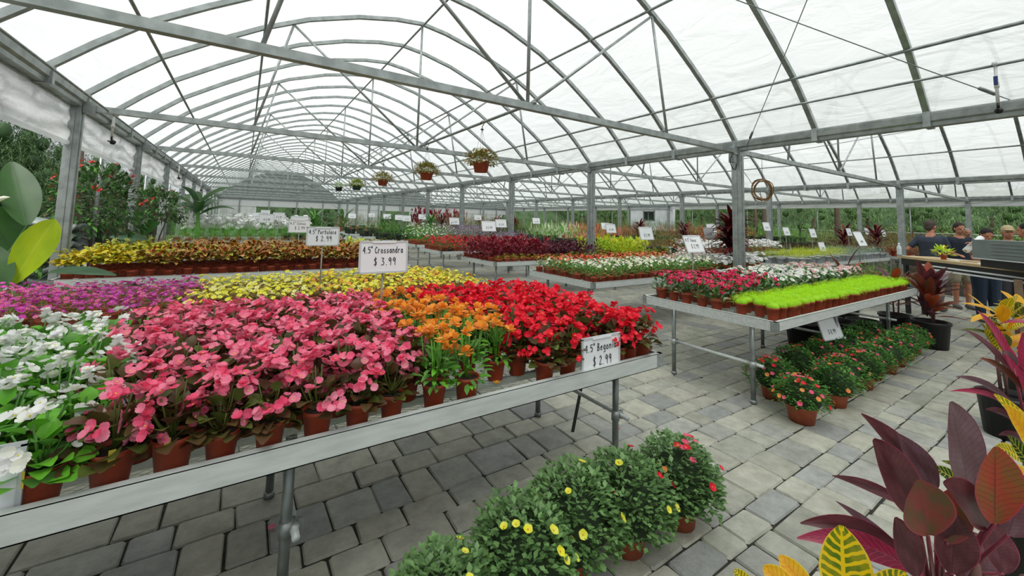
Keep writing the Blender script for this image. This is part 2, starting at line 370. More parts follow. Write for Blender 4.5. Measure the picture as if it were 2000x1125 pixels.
#@@PLANTS
# ---------------------------------------------------------------- display benches
def expanded_mesh(m, x0, x1, y0, y1, z, px=.05, py=.026, w_=.0045):
    y = y0; k = 0
    while y < y1:
        n = int((x1 - x0) / (px / 2)); vs = []
        for i in range(n + 1):
            x = x0 + i * px / 2; yy = y + (py / 2 if (i + k) % 2 else 0) * 1.0
            vs += [(x, yy - w_ / 2, z + .002), (x, yy + w_ / 2, z - .002)]
        m.add(vs, [(2 * i, 2 * i + 2, 2 * i + 3, 2 * i + 1) for i in range(n)])
        y += py / 2; k += 1
def bench(x0, x1, y0, y1, label, legs, fine=True, bars=True, group='slotted aluminium display benches'):
    root = empty('display_bench', (x0, y0, 0)); L, Dp = x1 - x0, y1 - y0
    tag(root, label, 'bench', group)
    def p(name, m, mat): return m.build(name, mat, root)
    for yy, nm in ((0, 'front'), (Dp, 'back')):
        m = MB(); s = 1 if yy == 0 else -1
        m.box((L / 2, yy + s * .003, .7575), (L, .006, .085)); m.box((L / 2, yy + s * .014, .7985), (L, .028, .004)); m.box((L / 2, yy + s * .014, .717), (L, .028, .004)); p('side_rail', m, alu)
    for xx in (0, L):
        m = MB(); s = 1 if xx == 0 else -1
        m.box((xx + s * .003, Dp / 2, .7575), (.006, Dp, .085)); m.box((xx + s * .014, Dp / 2, .7985), (.028, Dp, .004)); p('end_rail', m, alu)
        for yy in (0, Dp):
            b = MB(); sy = 1 if yy == 0 else -1
            b.box((xx + s * .022, yy - sy * .002, .757), (.05, .005, .08)); b.box((xx - s * .002, yy + sy * .022, .757), (.005, .05, .08))
            for dz in (-.022, .022): b.blob((xx + s * .03, yy - sy * .006, .757 + dz), .005); b.blob((xx - s * .006, yy + sy * .03, .757 + dz), .005)
            p('corner_bracket', b, galv)
    m = MB()
    if fine: expanded_mesh(m, .01, L - .01, .01, Dp - .01, .757)
    else: expanded_mesh(m, .01, L - .01, .01, Dp - .01, .757, .16, .08, .02)
    for yy in (.25, Dp / 2, Dp - .25): m.box((L / 2, yy, .738), (L - .02, .03, .03))
    p('mesh_top', m, alu)
    for lx in legs:
        X = lx - x0
        for yy in (.28, Dp - .28):
            m = MB(); m.tube([(X, yy, 0), (X, yy, .72)], .021, n=12); m.lathe([(.001, .0), (.028, .0), (.028, .03), (.021, .032)], 12, (X, yy, 0)); p('leg', m, galv_d)
        if bars:
            m = MB(); m.tube([(X + .03, .2, .34), (X + .03, Dp - .2, .34)], .015, n=10); p('cross_bar', m, alu)
            for yy in (.28, Dp - .28):
                m = MB(); m.tube([(X, yy, .31), (X, yy, .37)], .027, n=10); m.tube([(X + .03, yy - .03, .34), (X + .03, yy + .03, .34)], .021, n=10); m.box((X + .055, yy, .34), (.02, .012, .05)); p('pipe_clamp', m, galv)
    return root
BY = [(1.66, 3.06), (4.0, 5.45), (6.72, 8.22), (9.4, 10.9), (12.0, 13.5), (14.7, 16.1), (17.4, 18.8), (20.1, 21.5), (22.8, 24.2), (25.5, 26.9), (28.2, 29.6), (31, 32.4)]
bench(-2.4, 2.24, 1.66, 3.06, 'front aluminium mesh bench carrying white, pink, orange and red flowers', (-1.75, .22, 2.13))
bench(-1.8, 2.42, 4.0, 5.45, 'aluminium bench covered with low purple and yellow flowers behind the begonias', (-1.5, .3, 2.1), fine=False)
bench(-1.8, 2.42, 6.72, 8.22, 'aluminium bench under the yellow and bronze coleus', (-1.5, .3, 2.1), fine=False)
bench(3.82, 7.95, 1.7, 3.08, 'aluminium bench with magenta and white vinca and lime sedum', (3.98, 5.9, 7.75))
bench(3.95, 7.12, 4.0, 5.5, 'aluminium bench holding cream and orange zinnias at its corner', (4.15, 6.9), fine=False)
bench(4.05, 7.12, 6.72, 8.22, 'aluminium bench with dark red foliage and a lime front row', (4.25, 6.9), fine=False)
bench(4.1, 7.12, 9.4, 10.9, 'aluminium bench holding red impatiens past the dark red foliage', (4.3, 6.9), fine=False)
bench(4.4, 7.12, 12.0, 13.5, 'aluminium bench with white flowering green plants past the red impatiens', (4.6, 6.9), fine=False)
far_b = 'display benches in the distance under the far plants'
COLX = [(-1.8, 2.42), (4.1, 7.12), (7.45, 10.4), (11.4, 16.1), (17.0, 20.8), (21.4, 25.2)]
for bi, (y0, y1) in enumerate(BY):
    for ci, (x0, x1) in enumerate(COLX):
        if bi == 0 or (ci == 0 and bi < 3) or (ci == 1 and bi < 5) or bi > 9: continue
        if bi == 1 and ci == 2: x1 = 9.0
        if bi == 1 and ci == 3: x0 = 9.9
        bench(x0, x1, y0, y1, 'aluminium bench in bench row %s back, %s from the curtained side' % (ordn(bi), ordn(ci)), (x0 + .2, x1 - .2), fine=False, bars=False, group=far_b)

# ---------------------------------------------------------------- plant meshes
def rdir(r, up=.2):
    a = r.uniform(0, 2 * PI); z = r.uniform(up, 1); s = math.sqrt(max(0, 1 - z * z)); return Vector((s * math.cos(a), s * math.sin(a), z))
def pot_mesh(m, r=.056, h=.106, n=18, t=.76):
    m.lathe([(r * t * .98, 0), (r * t, .003), (r * .95, h * .86), (r * 1.0, h * .865), (r * 1.03, h), (r * .96, h), (r * .93, h * .88)], n)
    m.lathe([(.0005, .0), (r * t, .0)], n)
def soil_disk(m, r, z, n=12): z -= .004; m.lathe([(.0005, z + .004), (r, z)], n)
def flower(m, c, nrm, r, petals=5, wd=.9, cup=.25, seg=2, centre=None, shape=2):
    nrm = Vector(nrm).normalized(); a = nrm.orthogonal().normalized(); b = nrm.cross(a)
    for k in range(petals):
        t = 2 * PI * k / petals; d = a * math.cos(t) + b * math.sin(t) + nrm * cup
        m.petal(c, d, nrm, r, r * wd)
    if centre is not None:
        mi = m.mi; m.mi = centre; m.blob(Vector(c) + nrm * r * .12, r * .16, 5, 3); m.mi = mi
def bush(m, r, seed, n, rad, h, z0, L, W, mats, up=.0, seg=2, droop=.5, shape=0, fold=.12, lift=.5, inner=.35, jit=.5):
    for i in range(n):
        d = rdir(r, up); k = r.uniform(inner, 1) ** .6
        b = Vector((d.x * rad * k, d.y * rad * k, z0 + d.z * h * k))
        ld = Vector((d.x, d.y, d.z * .4 + lift)) + Vector((r.uniform(-jit, jit), r.uniform(-jit, jit), r.uniform(-jit, jit) * .7))
        m.mi = r.choice(mats); s = r.uniform(.75, 1.2); m.leaf(b, ld, L * s, W * s, droop * r.uniform(.4, 1.4), fold, seg, shape, r.uniform(-.4, .4))
def lift(c, k=1.7): return tuple(min(.95, v * k) for v in c)
def LF(key, a, b, rough=.42, tr=.22, sc=14, bump=.0, spec=.4): return M(key, lift(hexc(a)), rough, 0, lift(hexc(b)), sc, bump, 60, tr, None, spec)
g_bright = LF('leaf_bright_green', '5f9a2c', '4a8524'); g_mid = LF('leaf_mid_green', '3f6f2a', '54803a'); g_dark = LF('leaf_dark_green', '2b4a25', '38592b')
g_olive = LF('leaf_olive', '5a6a30', '70793a'); g_bronze = LF('leaf_bronze', '44421e', '4d3326'); g_bronze2 = LF('leaf_bronze_green', '50602a', '43481f'); g_grey = LF('leaf_grey_green', '6f8569', '8a9c80'); g_yel = LF('leaf_yellow_green', '9ab52c', '7f9f2a')
g_lime = LF('leaf_lime', 'a8cc1c', '98c414', .5, .35); g_lime2 = LF('leaf_lime_dark', '7fae18', '94c220', .5, .3)
c_or = LF('coleus_orange', '9c4c2a', '843a20'); c_br = LF('coleus_bronze', '5e2a20', '703c26'); c_ye = LF('coleus_yellow', 'c4b12c', 'a59a2c'); c_mg = LF('coleus_margin', 'b09a50', '96803a'); c_gr = LF('coleus_green', '7c8c2c', '5f6f26')
c_red = LF('foliage_dark_red', '641620', '7c1c2a'); c_pur = LF('foliage_purple', '42182a', '35141f'); c_wine = LF('foliage_wine', '54202a', '6f2a33')
def PF(key, a, b, tr=.35): return M(key, lift(hexc(a), 1.25), .5, 0, lift(hexc(b), 1.25), 25, 0, 0, tr, None, .3)
p_pink = PF('petal_pink', 'fa7090', 'fd94a8'); p_pink2 = PF('petal_deep_pink', 'f24c72', 'fa6c8c'); p_white = PF('petal_white', 'f4f2e8', 'ffffff'); p_red = PF('petal_red', 'ee1f36', 'f83a4c'); p_red2 = PF('petal_deep_red', 'c8142c', 'e0203a')
p_or = PF('petal_orange', 'fc962c', 'ffae4c'); p_yel = PF('petal_yellow', 'f6dc2c', 'fae860'); p_mag = PF('petal_magenta', 'b52ea0', 'cc4cb0'); p_mag2 = PF('petal_vinca', 'c81450', 'da2a66'); p_cream = PF('petal_cream', 'f0ecc0', 'fafae0'); p_coral = PF('petal_coral', 'e8694a', 'ee8a60'); p_lpink = PF('petal_light_pink', 'f6b0b0', 'fad0cc'); p_lav = PF('petal_lavender', '86748c', 'a090a8')
tagm = M('tag_yellow', hexc('d8c24a'), .5)

NV = 4
def pots(): 
    m = MB(); pot_mesh(m); return m.mesh('pot', terra)
POT = pots()
def mk(name, mats, fn, seeds=NV):
    out = []
    for s in range(seeds):
        m = MB(); fn(m, random.Random(s * 7 + 13)); out.append(m.mesh(name, mats))
    return out
# begonia: round leaves with bronze or green tint, large petal clusters on top
def beg_fol(mats):
    def f(m, r):
        m.mi = 2; soil_disk(m, .05, .084)
        for i in range(9):
            d = rdir(r, .35); m.mi = 1; m.tube([(0, 0, .08), (d.x * .05, d.y * .05, .08 + d.z * .09), (d.x * .085, d.y * .085, .1 + d.z * .16)], .003, n=4)
        bush(m, r, 0, 46, .085, .135, .09, .058, .056, [0, 0, 1], up=-.2, seg=3, droop=.8, shape=2, lift=.3, fold=.14)
    return f
def beg_flo(n1, spread=.11, top=.185):
    def f(m, r):
        for i in range(n1):
            d = rdir(r, .12); c0 = Vector((d.x * spread, d.y * spread, .10 + d.z * top)) * 1
            if i % 5 == 0: c0 = Vector((d.x * spread * 1.15, d.y * spread * 1.15, .09 + d.z * top * .5))
            for q in range(r.choice((4, 5, 6))):
                c = c0 + Vector((r.uniform(-.023, .023), r.uniform(-.023, .023), r.uniform(-.016, .024)))
                m.mi = r.choice((0, 0, 1)); nr = d + Vector((r.uniform(-.6, .6), r.uniform(-.6, .6), r.uniform(-.2, .6)))
                flower(m, c, nr, r.uniform(.014, .021), 4, 1.1, .45, 2, 2 if q == 0 else None)
    return f
FOL_BR = mk('foliage', [g_bronze, g_bronze2, soil], beg_fol(0)); FOL_GR = mk('foliage', [g_bright, g_mid, soil], beg_fol(0))
FL_PINK = mk('blossoms', [p_pink, p_pink2, p_yel], beg_flo(17)); FL_RED = mk('blossoms', [p_red, p_red2, p_yel], beg_flo(19)); FL_WHITE = mk('blossoms', [p_white, PF('petal_ivory', 'ece8d4', 'f6f2e4'), p_yel], beg_flo(9))
def cro_fol(m, r):
    m.mi = 2; soil_disk(m, .05, .084)
    for i in range(7):
        a = r.uniform(0, 6.28); q = r.uniform(0, .05); m.mi = 1; m.tube([(q * .3 * math.cos(a), q * .3 * math.sin(a), .08), (q * math.cos(a), q * math.sin(a), .27)], .003, n=4)
    bush(m, r, 0, 70, .075, .16, .095, .06, .022, [0, 0, 1], up=-.2, seg=3, droop=.9, lift=.3)
def cro_flo(m, r):
    for i in range(7):
        a = i * 2.4 + r.random(); q = .02 + .05 * r.random(); z = .24 + r.uniform(-.05, .07); c = Vector((q * math.cos(a) * 1.3, q * math.sin(a) * 1.3, z))
        m.mi = 2; m.tube([(c.x * .7, c.y * .7, .16), c], .0035, n=4)
        for k in range(16):
            d = rdir(r, -.2); m.mi = r.choice((0, 0, 1)); m.petal(c + d * .006 + Vector((0, 0, .008)), d, Vector((-d.y, d.x, .8)) if abs(d.z) > .9 else Vector((0, 0, 1)), .031, .026)
FOL_CRO = mk('foliage', [g_mid, g_bright, soil], cro_fol); FL_CRO = mk('blossoms', [p_or, PF('petal_amber', 'f2a04a', 'e87a20'), g_mid], cro_flo)
def por_fol(m, r):
    m.mi = 2; soil_disk(m, .05, .085)
    bush(m, r, 0, 130, .105, .085, .085, .028, .017, [0, 0, 1], up=-.3, seg=1, droop=.3, lift=.5)
def por_flo(n):
    def f(m, r):
        for i in range(n):
            d = rdir(r, .15); m.mi = r.choice((0, 0, 1)); c = Vector((d.x * .105, d.y * .105, .10 + d.z * .085)); flower(m, c, Vector((d.x * .7, d.y * .7, .8)), r.uniform(.016, .022), 5, 1.0, .2, 1, None)
            m.mi = 2; m.blob(c + Vector((0, 0, .004)), .003, 4, 3)
    return f
FOL_POR = mk('foliage', [g_olive, g_mid, soil], por_fol)
FL_MAG = mk('blossoms', [p_mag, PF('petal_rose', 'c94f8e', 'dd70a4'), p_yel], por_flo(14)); FL_YEL = mk('blossoms', [p_yel, PF('petal_pale_yellow', 'f6ea8c', 'faf2b4'), p_or], por_flo(15)); FL_APR = mk('blossoms', [p_yel, PF('petal_apricot', 'f0a850', 'ec8c4c'), p_or], por_flo(20))
def margin_leaf(m, b, d, L, W, droop, inner, outer, roll, shape=0):
    m.mi = outer; m.leaf(b, d, L, W, droop, .16, 3, shape, roll); m.mi = inner
    dd = Vector(d).normalized(); m.leaf(Vector(b) + dd * L * .05, d, L * .86, W * .76, droop, .16, 3, shape, roll, off=.0025)
    m.leaf(Vector(b) + dd * L * .05, d, L * .86, W * .76, droop, .16, 3, shape, roll, off=-.0025)
def col_fol(m, r):
    m.mi = 3; soil_disk(m, .05, .085)
    for i in range(54):
        d = rdir(r, -.2); k = r.uniform(.45, 1); b = Vector((d.x * .095 * k, d.y * .095 * k, .12 + (d.z * .5 + .5) * .25 * k)); s = r.uniform(.8, 1.25)
        margin_leaf(m, b, Vector((d.x, d.y, .45 + r.uniform(-.3, .3))), .082 * s, .052 * s, r.uniform(.6, 1.6), r.choice((0, 0, 1)), 2, r.uniform(-.5, .5))
COL_O = mk('foliage', [c_or, c_br, c_mg, soil], col_fol); COL_B = mk('foliage', [c_br, c_or, c_ye, soil], col_fol, 3); COL_Y = mk('foliage', [c_ye, c_gr, c_ye, soil], col_fol)
COL_G = mk('foliage', [c_or, c_gr, c_mg, soil], col_fol, 3)
def vin_fol(m, r):
    m.mi = 2; soil_disk(m, .05, .084); bush(m, r, 0, 54, .09, .15, .09, .06, .032, [0, 1, 3], up=-.2, seg=2, droop=.5)
def vin_flo(n, sz=.022):
    def f(m, r):
        for i in range(n):
            d = rdir(r, .25); m.mi = r.choice((0, 0, 1)); c = Vector((d.x * .09, d.y * .09, .15 + d.z * .125)); flower(m, c, Vector((d.x * .8, d.y * .8, .8)), r.uniform(.9, 1.15) * sz, 5, 1.05, .1, 2, 2)
    return f
FOL_VIN = mk('foliage', [g_dark, g_mid, soil, g_grey], vin_fol); FL_VM = mk('blossoms', [p_mag2, PF('petal_crimson', 'b0103a', 'c01848'), p_lpink], vin_flo(13, .026)); FL_VW = mk('blossoms', [p_white, p_white, p_yel], vin_flo(13, .026)); FL_VP = mk('blossoms', [p_lpink, p_white, p_red], vin_flo(12, .026)); FL_MIX = mk('blossoms', [p_mag2, p_white, p_lpink], vin_flo(9))
def sed_fol(m, r):
    lm = [(r.uniform(0, 6.3), r.uniform(.03, .085), r.uniform(.03, .045)) for _ in range(9)]
    for i in range(620):
        a, q, rr = lm[i % 9]; d = rdir(r, -.3); b = Vector((math.cos(a) * q + d.x * rr, math.sin(a) * q + d.y * rr, .105 + d.z * rr * 1.1 + (.09 - q) * .25)); m.mi = r.choice((0, 0, 0, 1)); m.leaf(b, d + Vector((r.uniform(-.9, .9), r.uniform(-.9, .9), r.uniform(-.1, .9))), .022, .009, .3, .1, 1)
    m.mi = 1; m.blob((0, 0, .1), .06, 10, 6, (1, 1, .6))
SED = mk('foliage', [g_lime, g_lime2], sed_fol)
def zin_fol(m, r):
    m.mi = 2; soil_disk(m, .05, .084); bush(m, r, 0, 40, .085, .12, .09, .055, .022, [0, 0, 1], up=-.2, seg=2, droop=.5)
FOL_ZIN = mk('foliage', [g_mid, g_olive, soil], zin_fol)
def zfl(a, b, n=8): return mk('blossoms', [a, b, p_yel], vin_flo(n, .019), 3)
FL_ZC = zfl(p_cream, p_white, 10); FL_ZO = zfl(p_coral, PF('petal_peach', 'e8a060', 'eeb880')); FL_ZR = zfl(p_red2, p_coral); FL_ZW = zfl(p_white, p_cream, 6)

def plant(name, parts, loc, rz, s, label, cat, group):
    root = empty(name, loc, rz); root.scale = (s[0], s[0], s[1]) if isinstance(s, tuple) else (s, s, s)
    tag(root, label, cat, group)
    for pn, me in parts: link(pn, me, root, (0, 0, 0 if pn == 'pot' else .014))
    return root
TAGM = MB(); TAGM.mi = 0; TAGM.box((0, -.06, .1), (.016, .001, .045)); TAGM = TAGM.mesh('care_tag', tagm)
rg = random.Random(5)
def wob(a): return rg.uniform(-a, a)
# --- front bench
front = [-1.62, -1.47, -1.32, -1.17, -1.02, -.87, -.72, -.57, -.42, -.28, -.15, -.01, .13, .29, .42, .58, .76, .92, 1.38, 1.56, 1.99, 2.08]
rows = []
for j in range(9):
    y = 1.765 + j * .152; xs = []
    if j == 0: xs = [-1.47, -1.17, -.87, -.66, -.44, -.29, -.15, -.01, .13, .29, .43, .58, .76, .92, 1.38, 1.545, 1.95, 2.06, 2.165]
    else:
        x = -1.6 + (.08 if j % 2 else 0)
        while x < 2.17: xs.append(x); x += .158
        if j == 1: xs = [x for x in xs if not .99 < x < 1.13]
    cnt = {}
    for x in xs:
        t = j / 8
        if x < -.37 - .09 * t: k = 'white'
        elif x < .68 + .12 * t - (.05 if j > 4 else 0): k = 'pink'
        elif x < (1.0 if j < 1 else 1.30 - .34 * (t - .1)): k = 'orange'
        else: k = 'red'
        cnt[k] = cnt.get(k, -1) + 1; v = rg.randrange(4)
        rowt = 'front row by the rail' if j == 0 else 'back row' if j == 8 else '%s row from the rail' % ordn(j)
        if k == 'orange':
            plant('potted_crossandra', [('pot', POT), ('foliage', FOL_CRO[v]), ('blossoms', FL_CRO[v])], (x + wob(.008), y + wob(.008), .76), wob(3), 1 + wob(.06), 'orange crossandra on the front bench, %s along the %s' % (ordn(cnt[k]), rowt), 'potted flower', 'orange crossandras on the front bench')
        else:
            fo = (FOL_GR if k == 'white' else FOL_BR)[v]; fl = {'white': FL_WHITE, 'pink': FL_PINK, 'red': FL_RED}[k][rg.randrange(4)]
            parts = [('pot', POT), ('foliage', fo), ('blossoms', fl)]
            sc0 = 1.0 + wob(.07) + (.08 if j > 0 else -.02)
            o = plant('potted_begonia', parts, (x + wob(.008), y + wob(.008), .76), wob(3), (sc0, sc0 * (1.06 if j > 1 else 1)), '%s begonia on the front bench, %s %s along the %s' % (k, ordn(cnt[k]), k, rowt), 'potted flower', '%s begonias on the front bench' % k)
            o.children[0].scale = (1 / sc0,) * 3
            if j == 0 and x in (-.44, -.29, -.15): link('care_tag', TAGM, o, (0, 0, 0), wob(.4) - o.rotation_euler.z)
def patch(name, bn, cat, group, what, x0, x1, y0, y1, sx, sy, fn, z=.76, jit=.012, stag=True, zs=1.0, skip=None):
    j = 0; y = y0
    while y <= y1 + 1e-6:
        i = 0; x = x0 + (sx / 2 if (stag and j % 2) else 0)
        while x <= x1 + 1e-6:
            if not (skip and skip(x, y)):
                nm, parts, col = fn(x, y, (x - x0) / max(.01, x1 - x0), (y - y0) / max(.01, y1 - y0))
                o = plant(nm or name, parts, (x + wob(jit), y + wob(jit), z), wob(3.1), (1 + wob(.08), (1 + wob(.1)) * zs), '%s %s, %s in the %s row' % (col, what, ordn(i), ordn(j)), cat, group)
            i += 1; x += sx
        y += sy; j += 1
# --- low portulaca bench
def f_por(x, y, u, v):
    k = x + wob(.12)
    fl = FL_MAG if k < -.28 else FL_YEL if k < .55 or (k < 1.6 and rg.random() < .35) else FL_APR if rg.random() < .75 else FL_YEL
    c = 'magenta' if fl is FL_MAG else 'yellow' if fl is FL_YEL else 'apricot'
    return None, [('pot', POT), ('foliage', rg.choice(FOL_POR)), ('blossoms', rg.choice(fl))], c
patch('potted_portulaca', 0, 'potted flower', 'low portulacas on the second bench', 'portulaca on the second bench from the left', -1.68, 2.32, 4.07, 5.4, .152, .15, f_por)
# --- coleus bench
def f_col(x, y, u, v):
    k = x + wob(.25); c, me = ('yellow', COL_Y) if k < -.95 else ('bronze', COL_B) if rg.random() < .3 else ('orange', COL_O)
    if k > 1.75: c, me = ('yellow', COL_Y) if rg.random() < .6 else ('orange', COL_G)
    if y < 7.0 and k >= -.95: me = COL_G if rg.random() < .7 else COL_O; c = 'orange'
    return None, [('pot', POT), ('foliage', rg.choice(me))], c
patch('potted_coleus', 0, 'potted foliage plant', 'coleus on the bench behind the portulacas', 'coleus on the coleus bench', -1.68, 2.35, 6.82, 8.15, .185, .18, f_col, zs=1.0)
# --- vinca and sedum bench
def f_vin(x, y, u, v):
    k = x + wob(.25) - (y - 2.3) * .5
    fl, c = (FL_VM, 'magenta') if k < 4.95 else (FL_MIX, 'magenta and white') if k < 5.4 and rg.random() < .4 else (FL_VW, 'white') if k < 6.2 or (k < 6.9 and rg.random() < .5) else (FL_VP, 'pale pink')
    return None, [('pot', POT), ('foliage', rg.choice(FOL_VIN)), ('blossoms', rg.choice(fl))], c
patch('potted_vinca', 0, 'potted flower', 'vincas on the right bench', 'vinca behind the lime sedum', 4.06, 7.8, 2.36, 3.02, .17, .165, f_vin, stag=False)
patch('potted_sedum', 0, 'potted plant', 'lime sedums on the right bench', 'feathery sedum along the right bench edge', 4.07, 7.85, 1.83, 2.18, .145, .15, lambda x, y, u, v: (None, [('pot', POT), ('foliage', rg.choice(SED))], 'lime'), stag=True)
# --- zinnia bench
def f_zin(x, y, u, v):
    k = rg.random()
    if y < 4.75: fl, c = (FL_ZC, 'cream') if x < 5.6 or k < .35 else (FL_ZW, 'white')
    elif x < 4.5: fl, c = (FL_ZC, 'cream') if k < .5 else (FL_ZO, 'orange')
    elif x < 5.2: fl, c = (FL_ZR, 'red')
    else: fl, c = (FL_ZO, 'orange') if k < .8 else (FL_ZR, 'red')
    return None, [('pot', POT), ('foliage', rg.choice(FOL_ZIN)), ('blossoms', rg.choice(fl))], c
patch('potted_zinnia', 0, 'potted flower', 'small zinnias on the corner bench', 'zinnia on the zinnia bench', 4.05, 7.05, 4.1, 5.4, .152, .152, f_zin)

# --- single-mesh plants further off
def one(name, mats, fn, nv=3, pot=(.057, .095), potm=0):
    out = []
    for s in range(nv):
        m = MB(); r = random.Random(s * 31 + len(name)); m.mi = len(mats); pot_mesh(m, pot[0], pot[1], 10); fn(m, r); out.append(m.mesh(name, mats + [[terra, blackp, M('pot_silver', hexc('a4a9ae'), .4, .2)][potm]]))
    return out
def gen(n, rad, h, L, W, up=-.2, seg=1, fl=0, fs=.018, lift=.5, shape=0, fmi=(2,), fz=None, z0=.08):
    def f(m, r):
        bush(m, r, 0, n, rad, h, z0, L, W, [0, 0, 1], up=up, seg=seg, lift=lift, shape=shape)
        for i in range(fl):
            d = rdir(r, .2); m.mi = r.choice(fmi); c = Vector((d.x * rad, d.y * rad, z0 + .02 + d.z * h * 1.05 + (fz or 0))); flower(m, c, Vector((d.x, d.y, 1.2)), fs, 5, 1.05, .15, 1)
    return f
K = {}
K['red_foliage'] = (one('potted_bloodleaf', [c_red, c_wine], gen(60, .12, .34, .09, .055, seg=2, lift=.3)), 'potted_bloodleaf', 'potted foliage plant')
K['purple_foliage'] = (one('potted_bloodleaf', [c_pur, c_wine], gen(60, .12, .3, .085, .05, seg=2, lift=.3)), 'potted_bloodleaf', 'potted foliage plant')
K['lime_coleus'] = (one('potted_lime_coleus', [g_yel, c_ye], gen(50, .11, .24, .08, .05, seg=2)), 'potted_lime_coleus', 'potted foliage plant')
K['lime_low'] = (one('potted_creeping_jenny', [M('leaf_gold', hexc('c9cf26'), .5, 0, hexc('b4c41e'), 12, trans=.25), g_yel], gen(60, .09, .09, .035, .03)), 'potted_creeping_jenny', 'potted plant')
K['red_imp'] = (one('potted_impatiens', [g_mid, g_dark, p_red2, PF('petal_scarlet', 'a02430', 'b83a44')], gen(50, .12, .15, .06, .03, fl=14, fs=.024, fmi=(2, 3))), 'potted_impatiens', 'potted flower')
K['white_tall'] = (one('potted_angelonia', [g_bright, g_mid, p_white], gen(70, .11, .3, .08, .02, fl=7, fs=.02, lift=1.2)), 'potted_angelonia', 'potted flower')
K['lav'] = (one('potted_salvia', [g_grey, g_olive, p_lav], gen(60, .11, .22, .06, .02, fl=22, fs=.016, lift=1, fz=.05)), 'potted_salvia', 'potted flower')
K['pink_flo'] = (one('potted_pentas', [g_mid, g_dark, p_lpink, p_white], gen(55, .13, .17, .07, .035, fl=16, fs=.024, fmi=(2, 3))), 'potted_pentas', 'potted flower')
K['green'] = (one('potted_shrub', [g_mid, g_olive], gen(80, .17, .3, .08, .03), 3, (.09, .15), 1), 'potted_shrub', 'potted shrub')
K['dgreen'] = (one('potted_holly_fern', [g_dark, g_mid], gen(80, .18, .32, .09, .035), 3, (.09, .15), 1), 'potted_holly_fern', 'potted shrub')
K['lgreen'] = (one('potted_boxwood', [g_bright, g_mid], gen(90, .17, .26, .07, .03), 3, (.09, .15), 1), 'potted_boxwood', 'potted shrub')
K['brown'] = (one('potted_acalypha', [M('leaf_copper', hexc('8a5a44'), .5, 0, hexc('6f6a3a'), 12, trans=.2), g_olive], gen(70, .16, .22, .08, .045), 3), 'potted_acalypha', 'potted foliage plant')
K['grass'] = (one('potted_liriope', [g_mid, g_bright], gen(90, .14, .22, .24, .012, lift=1.6, shape=1), 3), 'potted_liriope', 'potted plant')
K['caladium'] = (one('potted_caladium', [p_cream, g_bright], gen(30, .16, .24, .13, .10, shape=1, lift=.6), 3), 'potted_caladium', 'potted foliage plant')
K['caladium_r'] = (one('potted_croton_bush', [p_coral, c_red], gen(44, .17, .28, .13, .06, lift=.8), 3), 'potted_croton_bush', 'potted foliage plant')
K['white_row'] = (one('potted_white_vinca', [g_mid, g_bright, p_white], gen(50, .13, .17, .06, .03, fl=20, fs=.036)), 'potted_white_vinca', 'potted flower')
K['tall_white'] = (one('potted_ginger', [g_mid, g_bright, p_white], gen(60, .17, .42, .18, .04, fl=22, fs=.07, lift=1.2, fz=.03)), 'potted_ginger', 'potted flower')
K['yellow_wp'] = (one('potted_golden_sedum', [M('leaf_gold2', hexc('dcdc14'), .5, 0, hexc('a8b41c'), 12, trans=.25), g_yel], gen(110, .125, .12, .05, .022, z0=.13), 3, (.075, .13), 2), 'potted_golden_sedum', 'potted plant')
K['grey_wp'] = (one('potted_succulent', [g_grey, M('leaf_blue_grey', hexc('74887a'), .5)], gen(100, .12, .11, .06, .02, z0=.13), 3, (.075, .13), 2), 'potted_succulent', 'potted plant')
def far(key, x0, x1, y0, y1, sx, sy, where, zs=1.0, z=.76, color=None, s=1.0):
    me, nm, cat = K[key]; j = 0; y = y0
    if y0 > 9: s *= 1.15; zs *= 1.25
    if x0 > 7.3: s *= 1.12; zs *= 1.25
    adj = {'red_foliage': 'deep red', 'purple_foliage': 'blackish purple', 'lime_coleus': 'yellow-green', 'lime_low': 'low golden', 'red_imp': 'red', 'white_tall': 'upright white', 'lav': 'greyish lavender', 'pink_flo': 'pale pink', 'green': 'mid green', 'dgreen': 'dark green', 'lgreen': 'bright green', 'brown': 'coppery', 'grass': 'grassy green', 'caladium': 'cream', 'caladium_r': 'coral red', 'white_row': 'white', 'tall_white': 'tall white-flowered', 'yellow_wp': 'golden, white-potted', 'grey_wp': 'grey, white-potted'}[key]
    kind = nm.replace('potted_', '').replace('_', ' ')
    while y <= y1 + 1e-6:
        i = 0; x = x0
        while x <= x1 + 1e-6:
            if any(abs(x - g) < .32 for g in GX) and abs((y - Y0 + S / 2) % S - S / 2) < .32: x += sx; continue
            o = link(nm, rg.choice(me), None, (x + wob(sx * .12), y + wob(sy * .1), z), wob(3.1), (s * (1 + wob(.1)), s * (1 + wob(.1)), s * zs * (1 + wob(.12))))
            tag(o, '%s %s %s, %s in %s row' % (adj, kind, where, ordn(i), ordn(j)), cat, '%s %s plants %s' % (adj, kind, where)); i += 1; x += sx
        y += sy; j += 1
w_d = 'on the dark foliage bench'
far('lime_low', 4.15, 7.0, 6.8, 6.8, .19, .2, w_d); far('red_foliage', 4.15, 5.5, 7.02, 8.15, .19, .22, w_d, 1.15); far('purple_foliage', 5.7, 7.05, 7.02, 8.15, .19, .22, w_d, .95)
far('lime_low', 7.55, 9.6, 6.8, 6.8, .19, .2, 'past the inner post'); far('lime_coleus', 7.55, 9.0, 7.05, 8.15, .21, .22, 'past the inner post'); far('dgreen', 9.3, 10.3, 6.95, 8.1, .34, .34, 'past the lime coleus')
w_r = 'on the impatiens bench'
